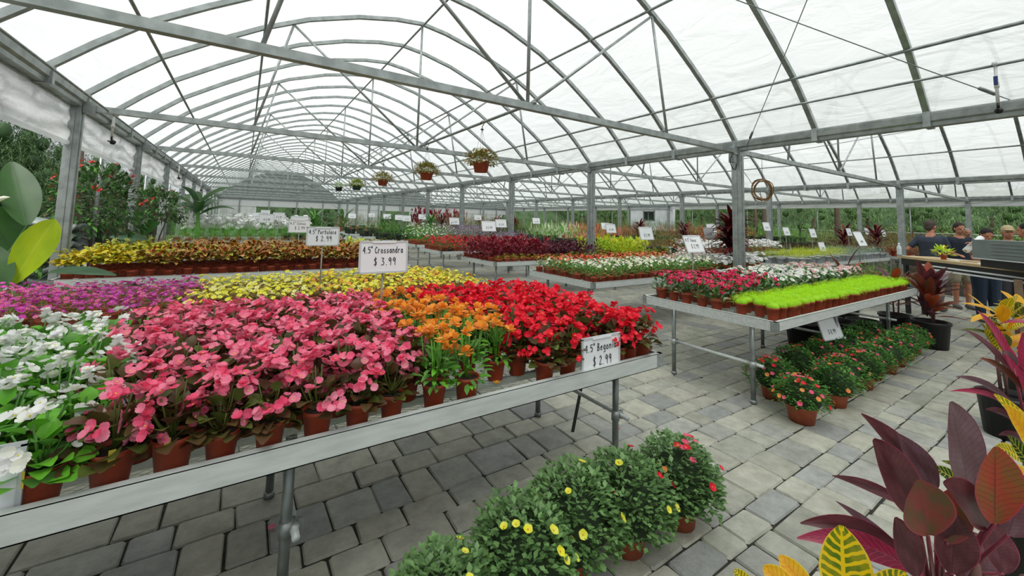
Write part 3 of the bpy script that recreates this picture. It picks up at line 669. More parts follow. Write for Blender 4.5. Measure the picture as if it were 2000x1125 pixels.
far('dgreen', 4.2, 4.5, 9.5, 9.5, .2, .3, w_r, .5, s=.7); far('red_imp', 4.25, 5.9, 9.5, 10.8, .23, .24, w_r); far('lav', 6.1, 7.05, 9.5, 10.8, .25, .24, w_r); far('lav', 4.6, 7.05, 10.85, 10.85, .22, .22, 'along the impatiens bench back edge', 1.3)
far('green', 7.6, 10.2, 9.6, 10.7, .36, .4, 'past the second inner post')
far('white_tall', 4.5, 5.8, 12.1, 13.4, .2, .24, 'beyond the impatiens', 1.1); far('lav', 5.9, 7.05, 12.1, 13.4, .22, .24, 'beyond the impatiens', 1.2); far('green', 7.6, 10.2, 12.2, 13.3, .4, .5, 'beyond the salvia')
far('brown', -1.6, 2.3, 10.1, 10.8, .24, .24, 'behind the coleus bench', .5); far('lgreen', -1.6, .7, 9.5, 9.8, .3, .28, 'behind the coleus bench', .55, s=.8); far('lime_coleus', 1.3, 2.3, 9.5, 9.8, .24, .28, 'behind the coleus bench', .7)
far('brown', -1.6, 2.3, 12.1, 13.3, .3, .35, 'two benches behind the coleus', .55)
far('grass', -1.6, 2.3, 14.8, 15.6, .3, .4, 'before the white flowers', .8); far('tall_white', -1.6, 2.3, 17.5, 18.4, .36, .45, 'near the curtained side', .95); far('dgreen', 1.2, 2.3, 14.8, 15.8, .36, .4, 'by the aisle', 1.0)
far('lgreen', -1.6, 2.3, 20.3, 21.2, .5, .5, 'far down the first row', 1.3); far('green', -1.6, 2.3, 23, 23.9, .55, .5, 'at the far left', 1.4); far('dgreen', -1.6, 2.3, 25.8, 26.6, .55, .6, 'before the end wall', 1.6)
far('lgreen', 4.3, 7.0, 14.9, 15.9, .36, .42, 'in the middle row', 1.2); far('green', 7.6, 10.2, 14.9, 15.9, .42, .45, 'in the middle row', 1.2)
far('green', 4.3, 7.0, 17.6, 18.6, .45, .45, 'further down the middle', 1.3); far('brown', 7.6, 10.2, 17.6, 18.6, .42, .45, 'further down the middle', 1.5, s=1.2); far('dgreen', 4.3, 7.0, 20.3, 21.3, .5, .5, 'deep in the middle', 1.3); far('red_foliage', 7.6, 10.2, 20.3, 21.3, .5, .5, 'deep in the middle', 1.2, s=1.3)
far('brown', 4.3, 7.0, 23, 24, .5, .5, 'far down the middle', 1.7, s=1.2); far('green', 7.6, 10.2, 23, 24, .5, .5, 'far down the middle', 1.4); far('dgreen', 4.3, 10.2, 25.8, 26.5, .6, .6, 'by the far wall', 1.6)
# right hand benches
far('dgreen', 7.6, 9.0, 4.25, 4.25, .3, .3, 'at the front of the corner bench', .42, s=.75); far('brown', 9.2, 10.3, 7.4, 8.1, .33, .34, 'beyond the lime coleus', 1.1); far('lgreen', 4.3, 7.0, 13.35, 13.35, .3, .3, 'behind the angelonias', 1.3); far('brown', 7.6, 10.2, 13.35, 13.35, .34, .3, 'behind the mid green shrubs', 1.4)
far('brown', 10.1, 16.0, 5.45, 5.45, .34, .3, 'at the back of the golden bench', 1.0); far('brown', 11.5, 16.0, 8.05, 8.05, .36, .3, 'behind the white bench', 1.2); far('dgreen', 11.5, 16.0, 10.75, 10.75, .42, .3, 'behind the copper bench', 1.3)
far('brown', 17.1, 20.6, 5.4, 5.4, .42, .3, 'at the back across the second post row', 1.6, s=1.2)
far('pink_flo', 7.55, 8.6, 5.1, 5.35, .24, .22, 'on the short corner bench', .9); far('white_row', 7.55, 8.8, 4.2, 4.5, .24, .24, 'on the short corner bench', .8); far('dgreen', 7.6, 8.8, 4.7, 4.9, .3, .3, 'on the short corner bench', .55, s=.8)
far('yellow_wp', 10.0, 13.0, 4.12, 4.6, .2, .22, 'on the golden bench'); far('grey_wp', 13.3, 16.0, 4.1, 4.9, .21, .25, 'beside the golden plants'); far('green', 10.1, 13.0, 4.9, 5.25, .33, .33, 'on the golden bench', .6)
far('white_row', 11.5, 16.0, 6.9, 7.4, .27, .26, 'on the white bench'); far('pink_flo', 11.5, 16.0, 7.7, 8.1, .3, .3, 'on the white bench'); 
far('brown', 11.5, 16.0, 9.6, 10.6, .42, .45, 'on the copper bench', 1.3); far('caladium_r', 11.5, 16.0, 12.2, 13.1, .42, .45, 'on the coral bench'); far('caladium', 11.5, 14.0, 14.9, 15.8, .4, .45, 'past the coral plants', 1.1); far('caladium_r', 14.2, 16.0, 14.9, 15.8, .4, .45, 'past the coral plants')
far('green', 11.5, 16.0, 17.6, 18.5, .5, .5, 'past the coral benches', 1.3); far('dgreen', 11.5, 16.0, 20.3, 21.2, .55, .5, 'deep on the right', 1.4); far('brown', 11.5, 16, 23, 24, .55, .5, 'deep on the right', 1.6)
far('brown', 17.1, 25, 4.2, 5.2, .45, .5, 'across the second post row', 1.5, s=1.15); far('green', 17.1, 25, 6.9, 7.8, .55, .5, 'across the second post row', 1.3); far('lgreen', 17.1, 25, 9.6, 10.4, .6, .5, 'across the second post row', 1.3); far('caladium_r', 17.1, 25, 12.2, 13, .6, .55, 'across the second post row', 1.1)
far('dgreen', 17.1, 25, 14.9, 15.7, .7, .6, 'on the far right benches', 1.4); far('green', 17.1, 25, 17.6, 18.5, .7, .7, 'on the far right benches', 1.4); far('brown', 17.1, 25, 20.3, 21, .8, .6, 'on the far right benches', 1.6)

# ---------------------------------------------------------------- price signs
GL = {'4': [[(.35, 1), (.0, .4), (.5, .4)], [(.4, .95), (.38, 0)]], '5': [[(.5, 1), (.1, .98), (.08, .6), (.35, .62), (.5, .4), (.4, .08), (.05, .05)]], '.': [[(.1, .0), (.14, .05)]], '"': [[(.1, 1.1), (.1, .85)], [(.25, 1.1), (.24, .85)]],
 'C': [[(.5, .85), (.3, 1), (.05, .6), (.1, .12), (.35, 0), (.52, .15)]], 'r': [[(.1, .6), (.1, 0)], [(.1, .4), (.25, .6), (.4, .58)]], 'o': [[(.25, .6), (.05, .35), (.12, .03), (.35, .02), (.45, .3), (.25, .6)]], 's': [[(.4, .58), (.12, .5), (.15, .35), (.38, .25), (.35, .02), (.05, .03)]],
 'a': [[(.42, .5), (.2, .6), (.05, .3), (.15, .02), (.4, .2)], [(.42, .6), (.42, .08), (.5, 0)]], 'n': [[(.08, .6), (.08, 0)], [(.08, .42), (.28, .6), (.42, .45), (.42, 0)]], 'd': [[(.4, .5), (.2, .6), (.05, .3), (.15, .02), (.4, .15)], [(.43, 1.05), (.42, 0)]],
 '$': [[(.45, .85), (.2, .9), (.08, .68), (.4, .42), (.38, .12), (.05, .12)], [(.27, 1.08), (.24, -.08)]], '3': [[(.05, .95), (.42, .9), (.22, .58), (.46, .35), (.35, .05), (.02, .05)]], '8': [[(.25, .55), (.06, .78), (.25, 1), (.42, .78), (.25, .55), (.04, .25), (.25, 0), (.46, .25), (.25, .55)]], '9': [[(.42, .75), (.25, 1), (.05, .75), (.2, .5), (.42, .75)], [(.43, .85), (.38, 0)]], '2': [[(.05, .8), (.25, 1), (.42, .75), (.05, .05), (.5, .05)]],
 'B': [[(.08, 1), (.08, 0), (.4, .08), (.42, .4), (.1, .52), (.36, .62), (.36, .92), (.08, 1)]], 'e': [[(.08, .32), (.42, .36), (.3, .6), (.08, .4), (.12, .05), (.42, .06)]], 'g': [[(.42, .5), (.2, .6), (.05, .3), (.18, .05), (.42, .25)], [(.43, .6), (.4, -.3), (.1, -.32)]], 'i': [[(.15, .6), (.15, 0)], [(.15, .8), (.16, .84)]],
 'P': [[(.1, 0), (.1, 1), (.42, .95), (.45, .6), (.12, .5)]], 't': [[(.2, .95), (.2, .05), (.38, 0)], [(.02, .6), (.4, .6)]], 'u': [[(.08, .6), (.1, .08), (.35, .05), (.42, .25)], [(.43, .6), (.43, 0)]], 'l': [[(.15, 1), (.15, 0)]], 'c': [[(.42, .5), (.2, .6), (.05, .3), (.18, .02), (.42, .1)]], 'V': [[(.02, 1), (.25, 0), (.48, 1)]], ' ': []}
def letters(m, text, x, z, h, w_, y, th):
    for ch in text:
        for st in GL[ch]:
            for (a, b), (c, d) in zip(st, st[1:]):
                p = Vector((x + a * w_, z + b * h)); q = Vector((x + c * w_, z + d * h)); t = (q - p); L = t.length or 1e-5; t /= L; nn = Vector((-t.y, t.x)) * th / 2; p = p - t * th * .3; q = q + t * th * .3
                m.add([(p.x + nn.x, y, p.y + nn.y), (p.x - nn.x, y, p.y - nn.y), (q.x - nn.x, y, q.y - nn.y), (q.x + nn.x, y, q.y + nn.y)], [(0, 1, 2, 3)])
        x += w_ * (.45 if ch in '. i"l' else .68)
    return x
def twidth(text, w_): return sum(w_ * (.45 if c in '. i"l' else .68) for c in text)
edge_m = M('sign_edge', hexc('c3c9cc'), .4); stake_m = M('sign_stake', hexc('8d8a80'), .5, .1)
def sign(loc, lines, label, foot=.76, tilt=0, roll=0, rz=0, W_=.31, H_=.2, stake=True, th=.0042, group='white handwritten price signs'):
    root = empty('price_sign', (loc[0], loc[1], foot), rz); tag(root, label, 'sign', group)
    zc = loc[2] - foot
    m = MB(); m.box((0, 0, 0), (W_, .004, H_)); b = m.build('board', white_m, root)
    b.location = (0, -.012, zc); b.rotation_euler = (-R_(tilt), R_(roll), 0)
    m = MB()
    for x, z, a, c in ((0, H_ / 2, W_ + .012, .012), (0, -H_ / 2, W_ + .012, .012), (W_ / 2, 0, .012, H_), (-W_ / 2, 0, .012, H_)): m.box((x, 0, z), (a, .010, c))
    m.build('board_edge', edge_m, b)
    m = MB(); m.box((0, -.006, H_ / 2 - .004), (W_ * .5, .006, .01)); m.build('sliding_clip', white_m, b)
    if lines:
        m = MB()
        if lines[0]: w_ = min(.036, W_ * .86 / max(1, twidth(lines[0], 1))); letters(m, lines[0], -W_ * .44, H_ * .13, .04, w_, -.0045, th)
        if lines[1]: w_ = .042; tw = twidth(lines[1], w_); letters(m, lines[1], -tw / 2 + .01, -H_ * .27, .05, w_, -.0045, th)
        m.build('lettering', ink, b)
    if stake: m = MB(); m.tube([(0, .002, 0), (0, .002, zc - H_ / 2 + .02)], .007, n=8); m.build('stake', stake_m, root)
    return root
sign((.79, 2.75, 1.34), ('4.5" Crossandra', '$ 3.99'), 'white price sign on a stake rising above the orange crossandras', tilt=4)
sign((.66, 4.4, 1.40), ('4.5" Portulaca', '$ 2.99'), 'white price sign standing among the yellow portulacas', W_=.29, H_=.175)
sign((.77, 7.6, 1.42), ('4.5" Coleus', '$ 2.99'), 'white price sign at the back of the bronze coleus', W_=.31)
sign((1.735, 1.70, .86), ('4.5" Begonia', '$ 2.99'), 'white sign leaning on the front rail before the red begonias', stake=False, W_=.29)
sign((-.61, 1.72, .87), None, 'plain white board at the left corner of the front rail', stake=False, W_=.29, H_=.17)
sign((4.5, 2.9, 1.38), ('4.5" Vinca', '$ 2.99'), 'white price sign tilting back over the magenta vincas', tilt=20, W_=.34)
sign((5.75, 2.0, .46), ('', '$ 8.99'), 'white sign on a short stake among the floor pots under the right bench', foot=.0, tilt=18, W_=.38, H_=.25, rz=-.15, group='white handwritten price signs')
SG = [((1.0, 9.9, 1.47), 'right behind the coleus sign'), ((.41, 18.0, 1.55), 'leftmost of the sign cluster before the white flowers'), ((.75, 20.8, 1.68), 'topmost of the sign cluster before the white flowers'), ((.49, 12.6, 1.5), 'lowest of the sign cluster before the white flowers'), ((.94, 15.4, 1.56), 'rightmost of the sign cluster before the white flowers'),
 ((4.32, 20.6, 1.64), 'above the dark red shrubs past the aisle'), ((6.0, 23.6, 1.72), 'far down beyond the green bushes'), ((5.3, 18.2, 1.65), 'behind the bright boxwoods'), ((5.7, 17.8, 1.62), 'left one of two overlapping far signs'), ((5.27, 15.5, 1.59), 'right one of two overlapping far signs'), ((6.7, 17.6, 1.68), 'in the far middle greenery'),
 ((5.7, 12.1, 1.54), 'over the lavender salvias'), ((4.45, 7.7, 1.47), 'over the dark red foliage'), ((5.94, 9.6, 1.52), 'over the impatiens bench, next to the inner post'), ((8.41, 15.5, 1.7), 'low behind the second inner post'), ((9.31, 12.5, 1.62), 'before the coral foliage'), ((10.3, 9.9, 1.5), 'first of three signs right of the near inner post'), ((7.8, 7.3, 1.47), 'second of three signs right of the near inner post'), ((10.2, 9.6, 1.48), 'third of three signs right of the near inner post'), ((5.9, 4.7, 1.44), 'at the back of the zinnia bench'),
 ((8.0, 4.8, 1.45), 'left of the dark cordyline in its pot'), ((8.6, 5.1, 1.53), 'behind the dark cordyline in its pot'), ((11.7, 5.4, 1.62), 'over the golden potted plants'), ((12.6, 5.3, 1.5), 'behind the golden potted plants'), ((12.4, 4.6, 1.48), 'small one at the rear of the golden plants'), ((12.1, 4.3, 1.15), 'low among the golden plants'), ((15.2, 4.7, 1.52), 'behind the large sign of the grey succulents'), ((17.4, 4.9, 1.55), 'over the copper bushes past the second post row'), ((17.9, 4.6, 1.5), 'beside the second row post, over copper bushes')]
for p, w_ in SG:
    big = p[1] < 9; sign(p, ('', '$ 2.99'), 'small white price sign ' + w_, tilt=14 if p[0] > 4 else 0, W_=.34, H_=.22, th=.006)
sign((13.6, 3.98, 1.36), ('', '$ 5.99'), 'large white price sign tilting over the grey succulents', tilt=22, W_=.55, H_=.38, th=.012)

# ---------------------------------------------------------------- mounded floor pots
def big_pot(r=.1, h=.15, n=22):
    m = MB(); m.lathe([(.0005, 0), (r * .78, 0), (r * .95, h * .8), (r * .97, h * .82), (r * 1.04, h * .84), (r * 1.06, h), (r * .98, h), (r * .95, h * .85)], n); return m.mesh('pot', terra_b)
def mound(seed, rad=.225, z0=.15, h=.225, n=1700, L=.03, W=.023, mats=None):
    m = MB(); r = random.Random(seed)
    lump = [(rdir(r, -.2), r.uniform(-.12, .14)) for _ in range(14)]
    for i in range(n):
        d = rdir(r, -.32); k = 1 + sum(a * max(0, d.dot(q) - .6) for q, a in lump) * 2
        k *= r.uniform(.72, 1.04); b = Vector((d.x * rad * k, d.y * rad * k, z0 + .06 + d.z * h * k)); m.mi = r.choice((0, 0, 1))
        m.leaf(b, Vector((d.x, d.y, d.z * .3)) + Vector((r.uniform(-1, 1), r.uniform(-1, 1), r.uniform(-.3, 1))) * .8, L * r.uniform(.7, 1.2), W * r.uniform(.8, 1.2), .3, .1, 2, 2)
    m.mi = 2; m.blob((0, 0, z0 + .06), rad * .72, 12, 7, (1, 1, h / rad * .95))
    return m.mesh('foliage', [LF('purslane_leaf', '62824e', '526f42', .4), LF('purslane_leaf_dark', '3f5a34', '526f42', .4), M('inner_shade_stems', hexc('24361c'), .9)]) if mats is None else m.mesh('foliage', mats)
def mound_flowers(seed, pos, rad=.225, z0=.15, h=.225, s=.02):
    m = MB(); r = random.Random(seed)
    for a, e, ci in pos:
        d = Vector((math.cos(a) * math.cos(e), math.sin(a) * math.cos(e), math.sin(e))); m.mi = ci; c = Vector((d.x * rad * 1.08, d.y * rad * 1.08, z0 + .06 + d.z * h * 1.08))
        flower(m, c, d + Vector((0, 0, .4)), s * r.uniform(.8, 1.15), 5, 1.0, .35, 2, 3)
    return m.mesh('blossoms', [p_yel, p_red2, PF('petal_tangerine', 'f07a3a', 'f4a05a'), p_or, p_pink2])
BPOT = big_pot(); rp = random.Random(77)
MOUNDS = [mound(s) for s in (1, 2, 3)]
fl_rows = [(2.07, 1.43, 'nearest the bench leg, topped with red and orange flowers', 17, (1, 1, 1, 2, 4)), (1.69, 1.46, 'second from the bench leg, few yellow flowers', 7, (0, 0, 1)), (1.35, 1.5, 'third from the bench leg, yellow and red flowers', 7, (0, 0, 1)), (1.02, 1.44, 'fourth from the bench leg, dotted yellow', 9, (0,)), (.66, 1.42, 'fifth from the bench leg, yellow flowers near its top', 10, (0,)), (.3, 1.4, 'last at the front bench left leg, mostly leaves', 4, (0,))]
for i, (x, y, lb, nf, cs) in enumerate(fl_rows):
    t = empty('potted_purslane', (x, y, 0), rp.uniform(-1, 1)); tag(t, 'mounded purslane on the paving, ' + lb, 'potted flower', 'mounded purslanes under the front bench')
    link('pot', BPOT, t, (0, 0, 0), 0, (1, 1, 1.06)); zs = (.98, 1, 1.02, 1, .9, .76)[i]
    link('foliage', MOUNDS[i % 3], t, (0, 0, 0), rp.uniform(0, 6), (1, 1, zs))
    me = mound_flowers(i, [(rp.uniform(-2.9, .6) - t.rotation_euler.z, rp.uniform(.35, 1.4) if i == 0 else rp.uniform(.25, 1.2), rp.choice(cs)) for _ in range(nf)])
    link('blossoms', me, t, (0, 0, 0), 0, (1, 1, zs))
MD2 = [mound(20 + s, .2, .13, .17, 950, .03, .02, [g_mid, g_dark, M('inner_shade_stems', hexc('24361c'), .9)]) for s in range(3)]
FD2 = [mound_flowers(30 + s, [(rp.uniform(0, 6.28), rp.uniform(.0, 1.45), rp.choice((1, 4, 2, 4))) for _ in range(k)], .2, .13, .17, .019) for s, k in enumerate((34, 16, 9))]
sp = [(3.99, 1.60, 0), (4.28, 1.95, 0), (4.62, 1.58, 1), (4.97, 1.64, 0), (4.95, 2.02, 1), (5.38, 1.60, 0), (5.42, 1.98, 1), (5.78, 1.64, 1), (5.82, 2.02, 2), (6.2, 1.62, 1), (6.24, 2.0, 2), (6.62, 1.64, 2), (6.66, 2.02, 2), (7.05, 1.66, 1), (7.1, 2.04, 2), (7.45, 1.68, 1)]
for i, (x, y, v) in enumerate(sp):
    t = empty('potted_purslane', (x, y, 0), rp.uniform(0, 6)); fr = y < 1.8
    tag(t, '%s purslane pot under the right bench, %s in the %s row' % (('red flowered', 'sparsely flowered', 'mostly green')[v], ordn(sum(1 for q in sp[:i] if (q[1] < 1.8) == fr)), 'aisle' if fr else 'inner'), 'potted flower', 'purslane pots under the right bench')
    s = 1.1 if i == 0 else 1
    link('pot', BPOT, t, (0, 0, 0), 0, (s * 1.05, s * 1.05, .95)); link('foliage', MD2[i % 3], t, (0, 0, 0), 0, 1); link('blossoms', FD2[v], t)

# ---------------------------------------------------------------- hanging baskets
pm = MB(); pm.tube([(2.75, 3.75, HG - .06), (2.75, 34, HG - .06)], .021, n=8); tag(pm.build('hanging_rail', galv_d), 'long horizontal pipe resting on the truss chords, carrying the hanging baskets', 'pipe')
def basket(x, y, zb, mat, r, fol, label, n=1100, spread=.24, h=.15):
    t = empty('hanging_basket', (x, y, zb)); tag(t, label, 'hanging basket', 'baskets hanging from the long pipe')
    m = MB(); m.lathe([(.0005, 0), (r * .72, 0), (r * .95, .13), (r * 1.03, .135), (r * 1.03, .15), (r * .95, .15)], 20); m.build('pot', mat, t)
    m = MB(); rr = random.Random(int(y * 10))
    for i in range(n):
        d = rdir(rr, -.35); k = rr.uniform(.5, 1.05); m.mi = rr.choice((0, 0, 1, 2)); m.leaf(Vector((d.x * spread * k, d.y * spread * k, .17 + d.z * h * k)), d + Vector((rr.uniform(-.6, .6), rr.uniform(-.6, .6), rr.uniform(-.6, .5))), .045, .022, .7, .1, 2)
    m.build('foliage', fol, t)
    top = HG - .06 - zb
    for k in range(4):
        m = MB(); a = PI / 4 + k * PI / 2; m.tube([(math.cos(a) * r, math.sin(a) * r, .14), (0, 0, top - .1)], .0022, n=4); m.build('hanger_wire', galv_d, t)
    m = MB(); m.tube([(0, 0, top - .1), (0, 0, top - .05), (.02, 0, top - .03), (.03, 0, top), (0, 0, top + .03), (-.03, 0, top), (-.02, 0, top - .02)], .006, n=6); m.box((0, 0, top - .1), (.04, .015, .02)); m.build('hook', blackp, t)
f1 = [g_olive, M('leaf_rust', hexc('a8603c'), .5, 0, hexc('8a7a3a'), 9, trans=.2), M('leaf_straw', hexc('b0a05a'), .5, trans=.2)]; f2 = [g_olive, g_yel, M('leaf_straw', hexc('b0a05a'), .5)]; f3 = [g_mid, g_yel, p_cream]
basket(2.75, 5.02, 2.27, terra, .125, f1, 'nearest hanging basket, terracotta pot with rusty green trailing leaves')
basket(2.75, 7.1, 2.31, terra, .13, f1, 'second hanging basket back, terracotta pot with faded orange trailing leaves')
basket(2.75, 9.95, 2.37, terra, .13, f1, 'middle hanging basket, wide mop of pinkish green leaves over terracotta', spread=.28)
basket(2.75, 12.7, 2.40, M('pot_dark_green', hexc('24402e'), .5), .14, f2, 'fourth hanging basket back, dark green pot with a low green top')
basket(2.75, 15.5, 2.5, blackp, .13, f3, 'farthest hanging basket, black pot with light green trailing stems', n=450)

# ---------------------------------------------------------------- overhead bits
pvc = M('pvc_white', hexc('d9dcda'), .4); blue = M('valve_blue', hexc('22366e'), .4)
m = MB(); m.tube([(6.72, YA, 3.42), (6.72, YB, 3.42)], .016, n=8); tag(m.build('irrigation_pipe', galv_d), 'thin irrigation pipe running under the lower roof on the post side', 'pipe')
def dropper(x, y, zt, ln, label, valve=False):
    t = empty('mist_dropper', (x, y, zt)); tag(t, label, 'irrigation dropper', 'white irrigation droppers')
    m = MB(); m.tube([(0, 0, .02), (0, 0, -ln)], .014, n=10); m.tube([(0, 0, -ln * .45), (0, 0, -ln * .6)], .02, n=10); m.tube([(-.05, 0, .01), (.05, 0, .01)], .022, n=8); m.build('riser', pvc, t)
    m = MB(); m.tube([(0, 0, -ln), (0, 0, -ln - .05)], .012, n=8); m.blob((.015, 0, -ln - .08), .035, 8, 5); m.tube([(-.04, 0, -ln - .07), (.05, 0, -ln - .07)], .01, n=6); m.build('sprinkler_head', blackp, t)
    if valve: m = MB(); m.box((-.035, 0, -ln * .42), (.03, .03, .09)); m.build('valve', blue, t)
dropper(6.72, .73, 3.42, .42, 'white irrigation dropper with a blue valve hanging by the nearest gutter', True)
m = MB(); m.tube([(-1.62, YA, 2.93), (-1.62, YB, 2.93)], .012, n=6); tag(m.build('irrigation_pipe', galv_d), 'thin irrigation pipe beside the curtained eave', 'pipe')
for k, y in enumerate((7.75, 14.6, 21.5, 28)): dropper(-1.62, y, 2.93, .3, 'white irrigation dropper by the side curtain, %s from the front' % ordn(k))
for (p, q, lb) in (((3.15, .26, 5.28), (7.2, 3.6, 3.0), 'steep wire cable from the roof down to the nearest inner post'), ((1.1, 3.66, 4.93), (7.28, .66, 3.1), 'long slanting wire cable crossing under the near roof to the gutter'), ((7.35, 3.8, 2.8), (14.4, .5, 4.44), 'wire cable rising from the post across the middle bay'), ((7.35, 3.85, 2.75), (16.4, 7.3, 2.2), 'sagging cable from the post through the hose coil'), ((16.5, 3.85, 2.9), (23.4, -2.2, 4.9), 'wire brace in the far bay behind the people')):
    m = MB(); P_, Q_ = Vector(p), Vector(q); m.tube([P_.lerp(Q_, i / 10) - Vector((0, 0, .04 * math.sin(PI * i / 10))) for i in range(11)], .006, n=5); m.tube([P_.lerp(Q_, .93), P_.lerp(Q_, .96)], .02, n=6); tag(m.build('brace_cable', galv_d), lb, 'cable')
t = empty('hose_coil', (8.09, 3.78, 2.0), -1.0); tag(t, 'coil of brown hose hanging from the truss beside the nearest inner post', 'hose coil')
m = MB(); rr = random.Random(4)
for k in range(9):
    o = Vector((rr.uniform(-.02, .02), rr.uniform(-.03, .03), rr.uniform(-.02, .02))); R0 = rr.uniform(.13, .17)
    m.tube([Vector((math.cos(a / 20 * 2 * PI) * R0, 0, .29 + math.sin(a / 20 * 2 * PI) * R0 * 1.25)) + o * (1 + .5 * math.sin(a)) for a in range(21)], .008, n=6, cap=False)
m.build('coiled_hose', M('hose_brown', hexc('8a6a3c'), .5, 0, hexc('5f4426'), 30), t)
m = MB(); m.tube([(0, 0, .44), (0, 0, .96)], .004, n=5); m.build('tie_cord', blackp, t)
t = empty('power_box', (7.1, 3.81, 2.72)); tag(t, 'small grey electrical box with a looped cable on the nearest inner post', 'electrical box')
m = MB(); m.box((-.02, -.02, .06), (.09, .09, .13)); m.build('housing', galv_d, t)
m = MB(); m.tube([(-.02 - .1 * math.sin(a / 10 * PI), -.03, .15 - .3 * a / 10 * .9) for a in range(11)] + [(.05, -.03, -.13), (.09, -.03, -.02)], .008, n=6); m.build('cable_loop', blackp, t)

# ---------------------------------------------------------------- veined broad leaves close to the lens
def vein_mat(name, base, base2, vein, edge, nv=9, vw=.12, rough=.35, edge_w=.93, vstr=1.0, midw=.04):
    mt = bpy.data.materials.new(name); mt.use_nodes = True; t = mt.node_tree; n = t.nodes; p = n['Principled BSDF']
    def mth(op, a, b=None, c=None):
        q = n.new('ShaderNodeMath'); q.operation = op
        for i, v in enumerate((a, b, c)):
            if v is None: continue
            if isinstance(v, (int, float)): q.inputs[i].default_value = v
            else: t.links.new(v, q.inputs[i])
        return q.outputs[0]
    uv = n.new('ShaderNodeUVMap'); uv.uv_map = 'leaf'; sx = n.new('ShaderNodeSeparateXYZ'); t.links.new(uv.outputs[0], sx.inputs[0])
    nz = n.new('ShaderNodeTexNoise'); nz.inputs['Scale'].default_value = 6; t.links.new(uv.outputs[0], nz.inputs[0])
    au = mth('ABSOLUTE', mth('MULTIPLY_ADD', sx.outputs[0], 2, -1)); v = sx.outputs[1]
    ph = mth('FRACT', mth('ADD', mth('MULTIPLY', mth('SUBTRACT', v, mth('MULTIPLY', au, .16)), nv), mth('MULTIPLY', nz.outputs[0], .5)))
    lat = mth('LESS_THAN', mth('ABSOLUTE', mth('SUBTRACT', ph, .5)), vw)
    midr = mth('LESS_THAN', au, midw); ed = mth('GREATER_THAN', au, edge_w)
    f = mth('MULTIPLY', mth('MAXIMUM', lat, midr), vstr)
    c = n.new('ShaderNodeMix'); c.data_type = 'RGBA'; c.inputs[6].default_value = (*base, 1); c.inputs[7].default_value = (*base2, 1)
    nz2 = n.new('ShaderNodeTexNoise'); nz2.inputs['Scale'].default_value = 2.5; t.links.new(uv.outputs[0], nz2.inputs[0])
    mr = n.new('ShaderNodeMapRange'); mr.inputs[1].default_value = .4; mr.inputs[2].default_value = .6; t.links.new(nz2.outputs[0], mr.inputs[0]); t.links.new(mr.outputs[0], c.inputs[0])
    c2 = n.new('ShaderNodeMix'); c2.data_type = 'RGBA'; t.links.new(f, c2.inputs[0]); t.links.new(c.outputs[2], c2.inputs[6]); c2.inputs[7].default_value = (*vein, 1)
    c3 = n.new('ShaderNodeMix'); c3.data_type = 'RGBA'; t.links.new(ed, c3.inputs[0]); t.links.new(c2.outputs[2], c3.inputs[6]); c3.inputs[7].default_value = (*edge, 1)
    t.links.new(c3.outputs[2], p.inputs['Base Color']); p.inputs['Roughness'].default_value = rough
    bp = n.new('ShaderNodeBump'); bp.inputs['Strength'].default_value = .25; bp.inputs['Distance'].default_value = .003; t.links.new(ph, bp.inputs['Height']); t.links.new(bp.outputs[0], p.inputs['Normal'])
    tr = n.new('ShaderNodeBsdfTranslucent'); t.links.new(c3.outputs[2], tr.inputs[0]); ms = n.new('ShaderNodeMixShader'); ms.inputs[0].default_value = .3
    t.links.new(p.outputs[0], ms.inputs[1]); t.links.new(tr.outputs[0], ms.inputs[2]); t.links.new(ms.outputs[0], n['Material Output'].inputs[0])
    return mt
def blade(parent, name, mat, base, tip, width, bulge=None, face=None, shape='oval', cup=.25, seg=14, wavy=0.0, stalk=None, stalk_mat=None):
    """one broad leaf from base to tip along a bent rib; face = rough direction its upper side looks"""
    b, t = Vector(base), Vector(tip); L = (t - b).length; mid = (b + t) / 2 + Vector(bulge or (0, 0, .08 * L)); face = Vector(face or (-.4, -.6, .7))
    vs = []; uvs = []; nc = 6; cols = [-1, -.62, -.25, 0, .25, .62, 1]
    for i in range(seg + 1):
        u = i / seg; p = b * (1 - u) ** 2 + mid * 2 * u * (1 - u) + t * u * u; tg = ((mid - b) * (1 - u) + (t - mid) * u).normalized()
        side = tg.cross(face).normalized(); nr = side.cross(tg).normalized()
        if shape == 'oval': w_ = math.sin(PI * min(1, u * .96 + .02) ** .9) ** .75
        elif shape == 'lance': w_ = math.sin(PI * (u ** .8) * .97 + .03) ** 1.0
        else: w_ = min(1, math.sin(PI * (u ** 1.25)) ** .6 + .02)
        w_ = max(w_, .02) * width / 2
        for c in cols:
            o = side * c * w_ + nr * (abs(c) ** 1.5 * cup * w_ + wavy * w_ * math.sin(u * 16 + c * 2) * abs(c)); vs.append(p + o); uvs.append((c / 2 + .5, u))
    m = MB(); n = len(cols); fs = []
    for i in range(seg):
        for k in range(n - 1): fs.append((i * n + k, i * n + k + 1, (i + 1) * n + k + 1, (i + 1) * n + k))
    m.add(vs, fs, True); me = m.mesh(name, mat); uvl = me.uv_layers.new(name='leaf')
    for lp in me.loops: uvl.data[lp.index].uv = uvs[lp.vertex_index]
    o = bpy.data.objects.new(name, me); C.objects.link(o)
    if parent: o.parent = parent; o.location = -Vector(parent.location) if True else (0, 0, 0)
    if stalk:
        m = MB(); s = Vector(stalk); m.tube([s, s.lerp(b, .5) + Vector((0, 0, .02)), b], [.006, .005, .004], n=8); k = m.build('leaf_stalk', stalk_mat or mat, o)
    return o
def W(px, py, z): return Vector((0, 0, 1.6)) + fw * z + rt * ((px - 1000) / FPX * z) + up * ((PY - py) / FPX * z)
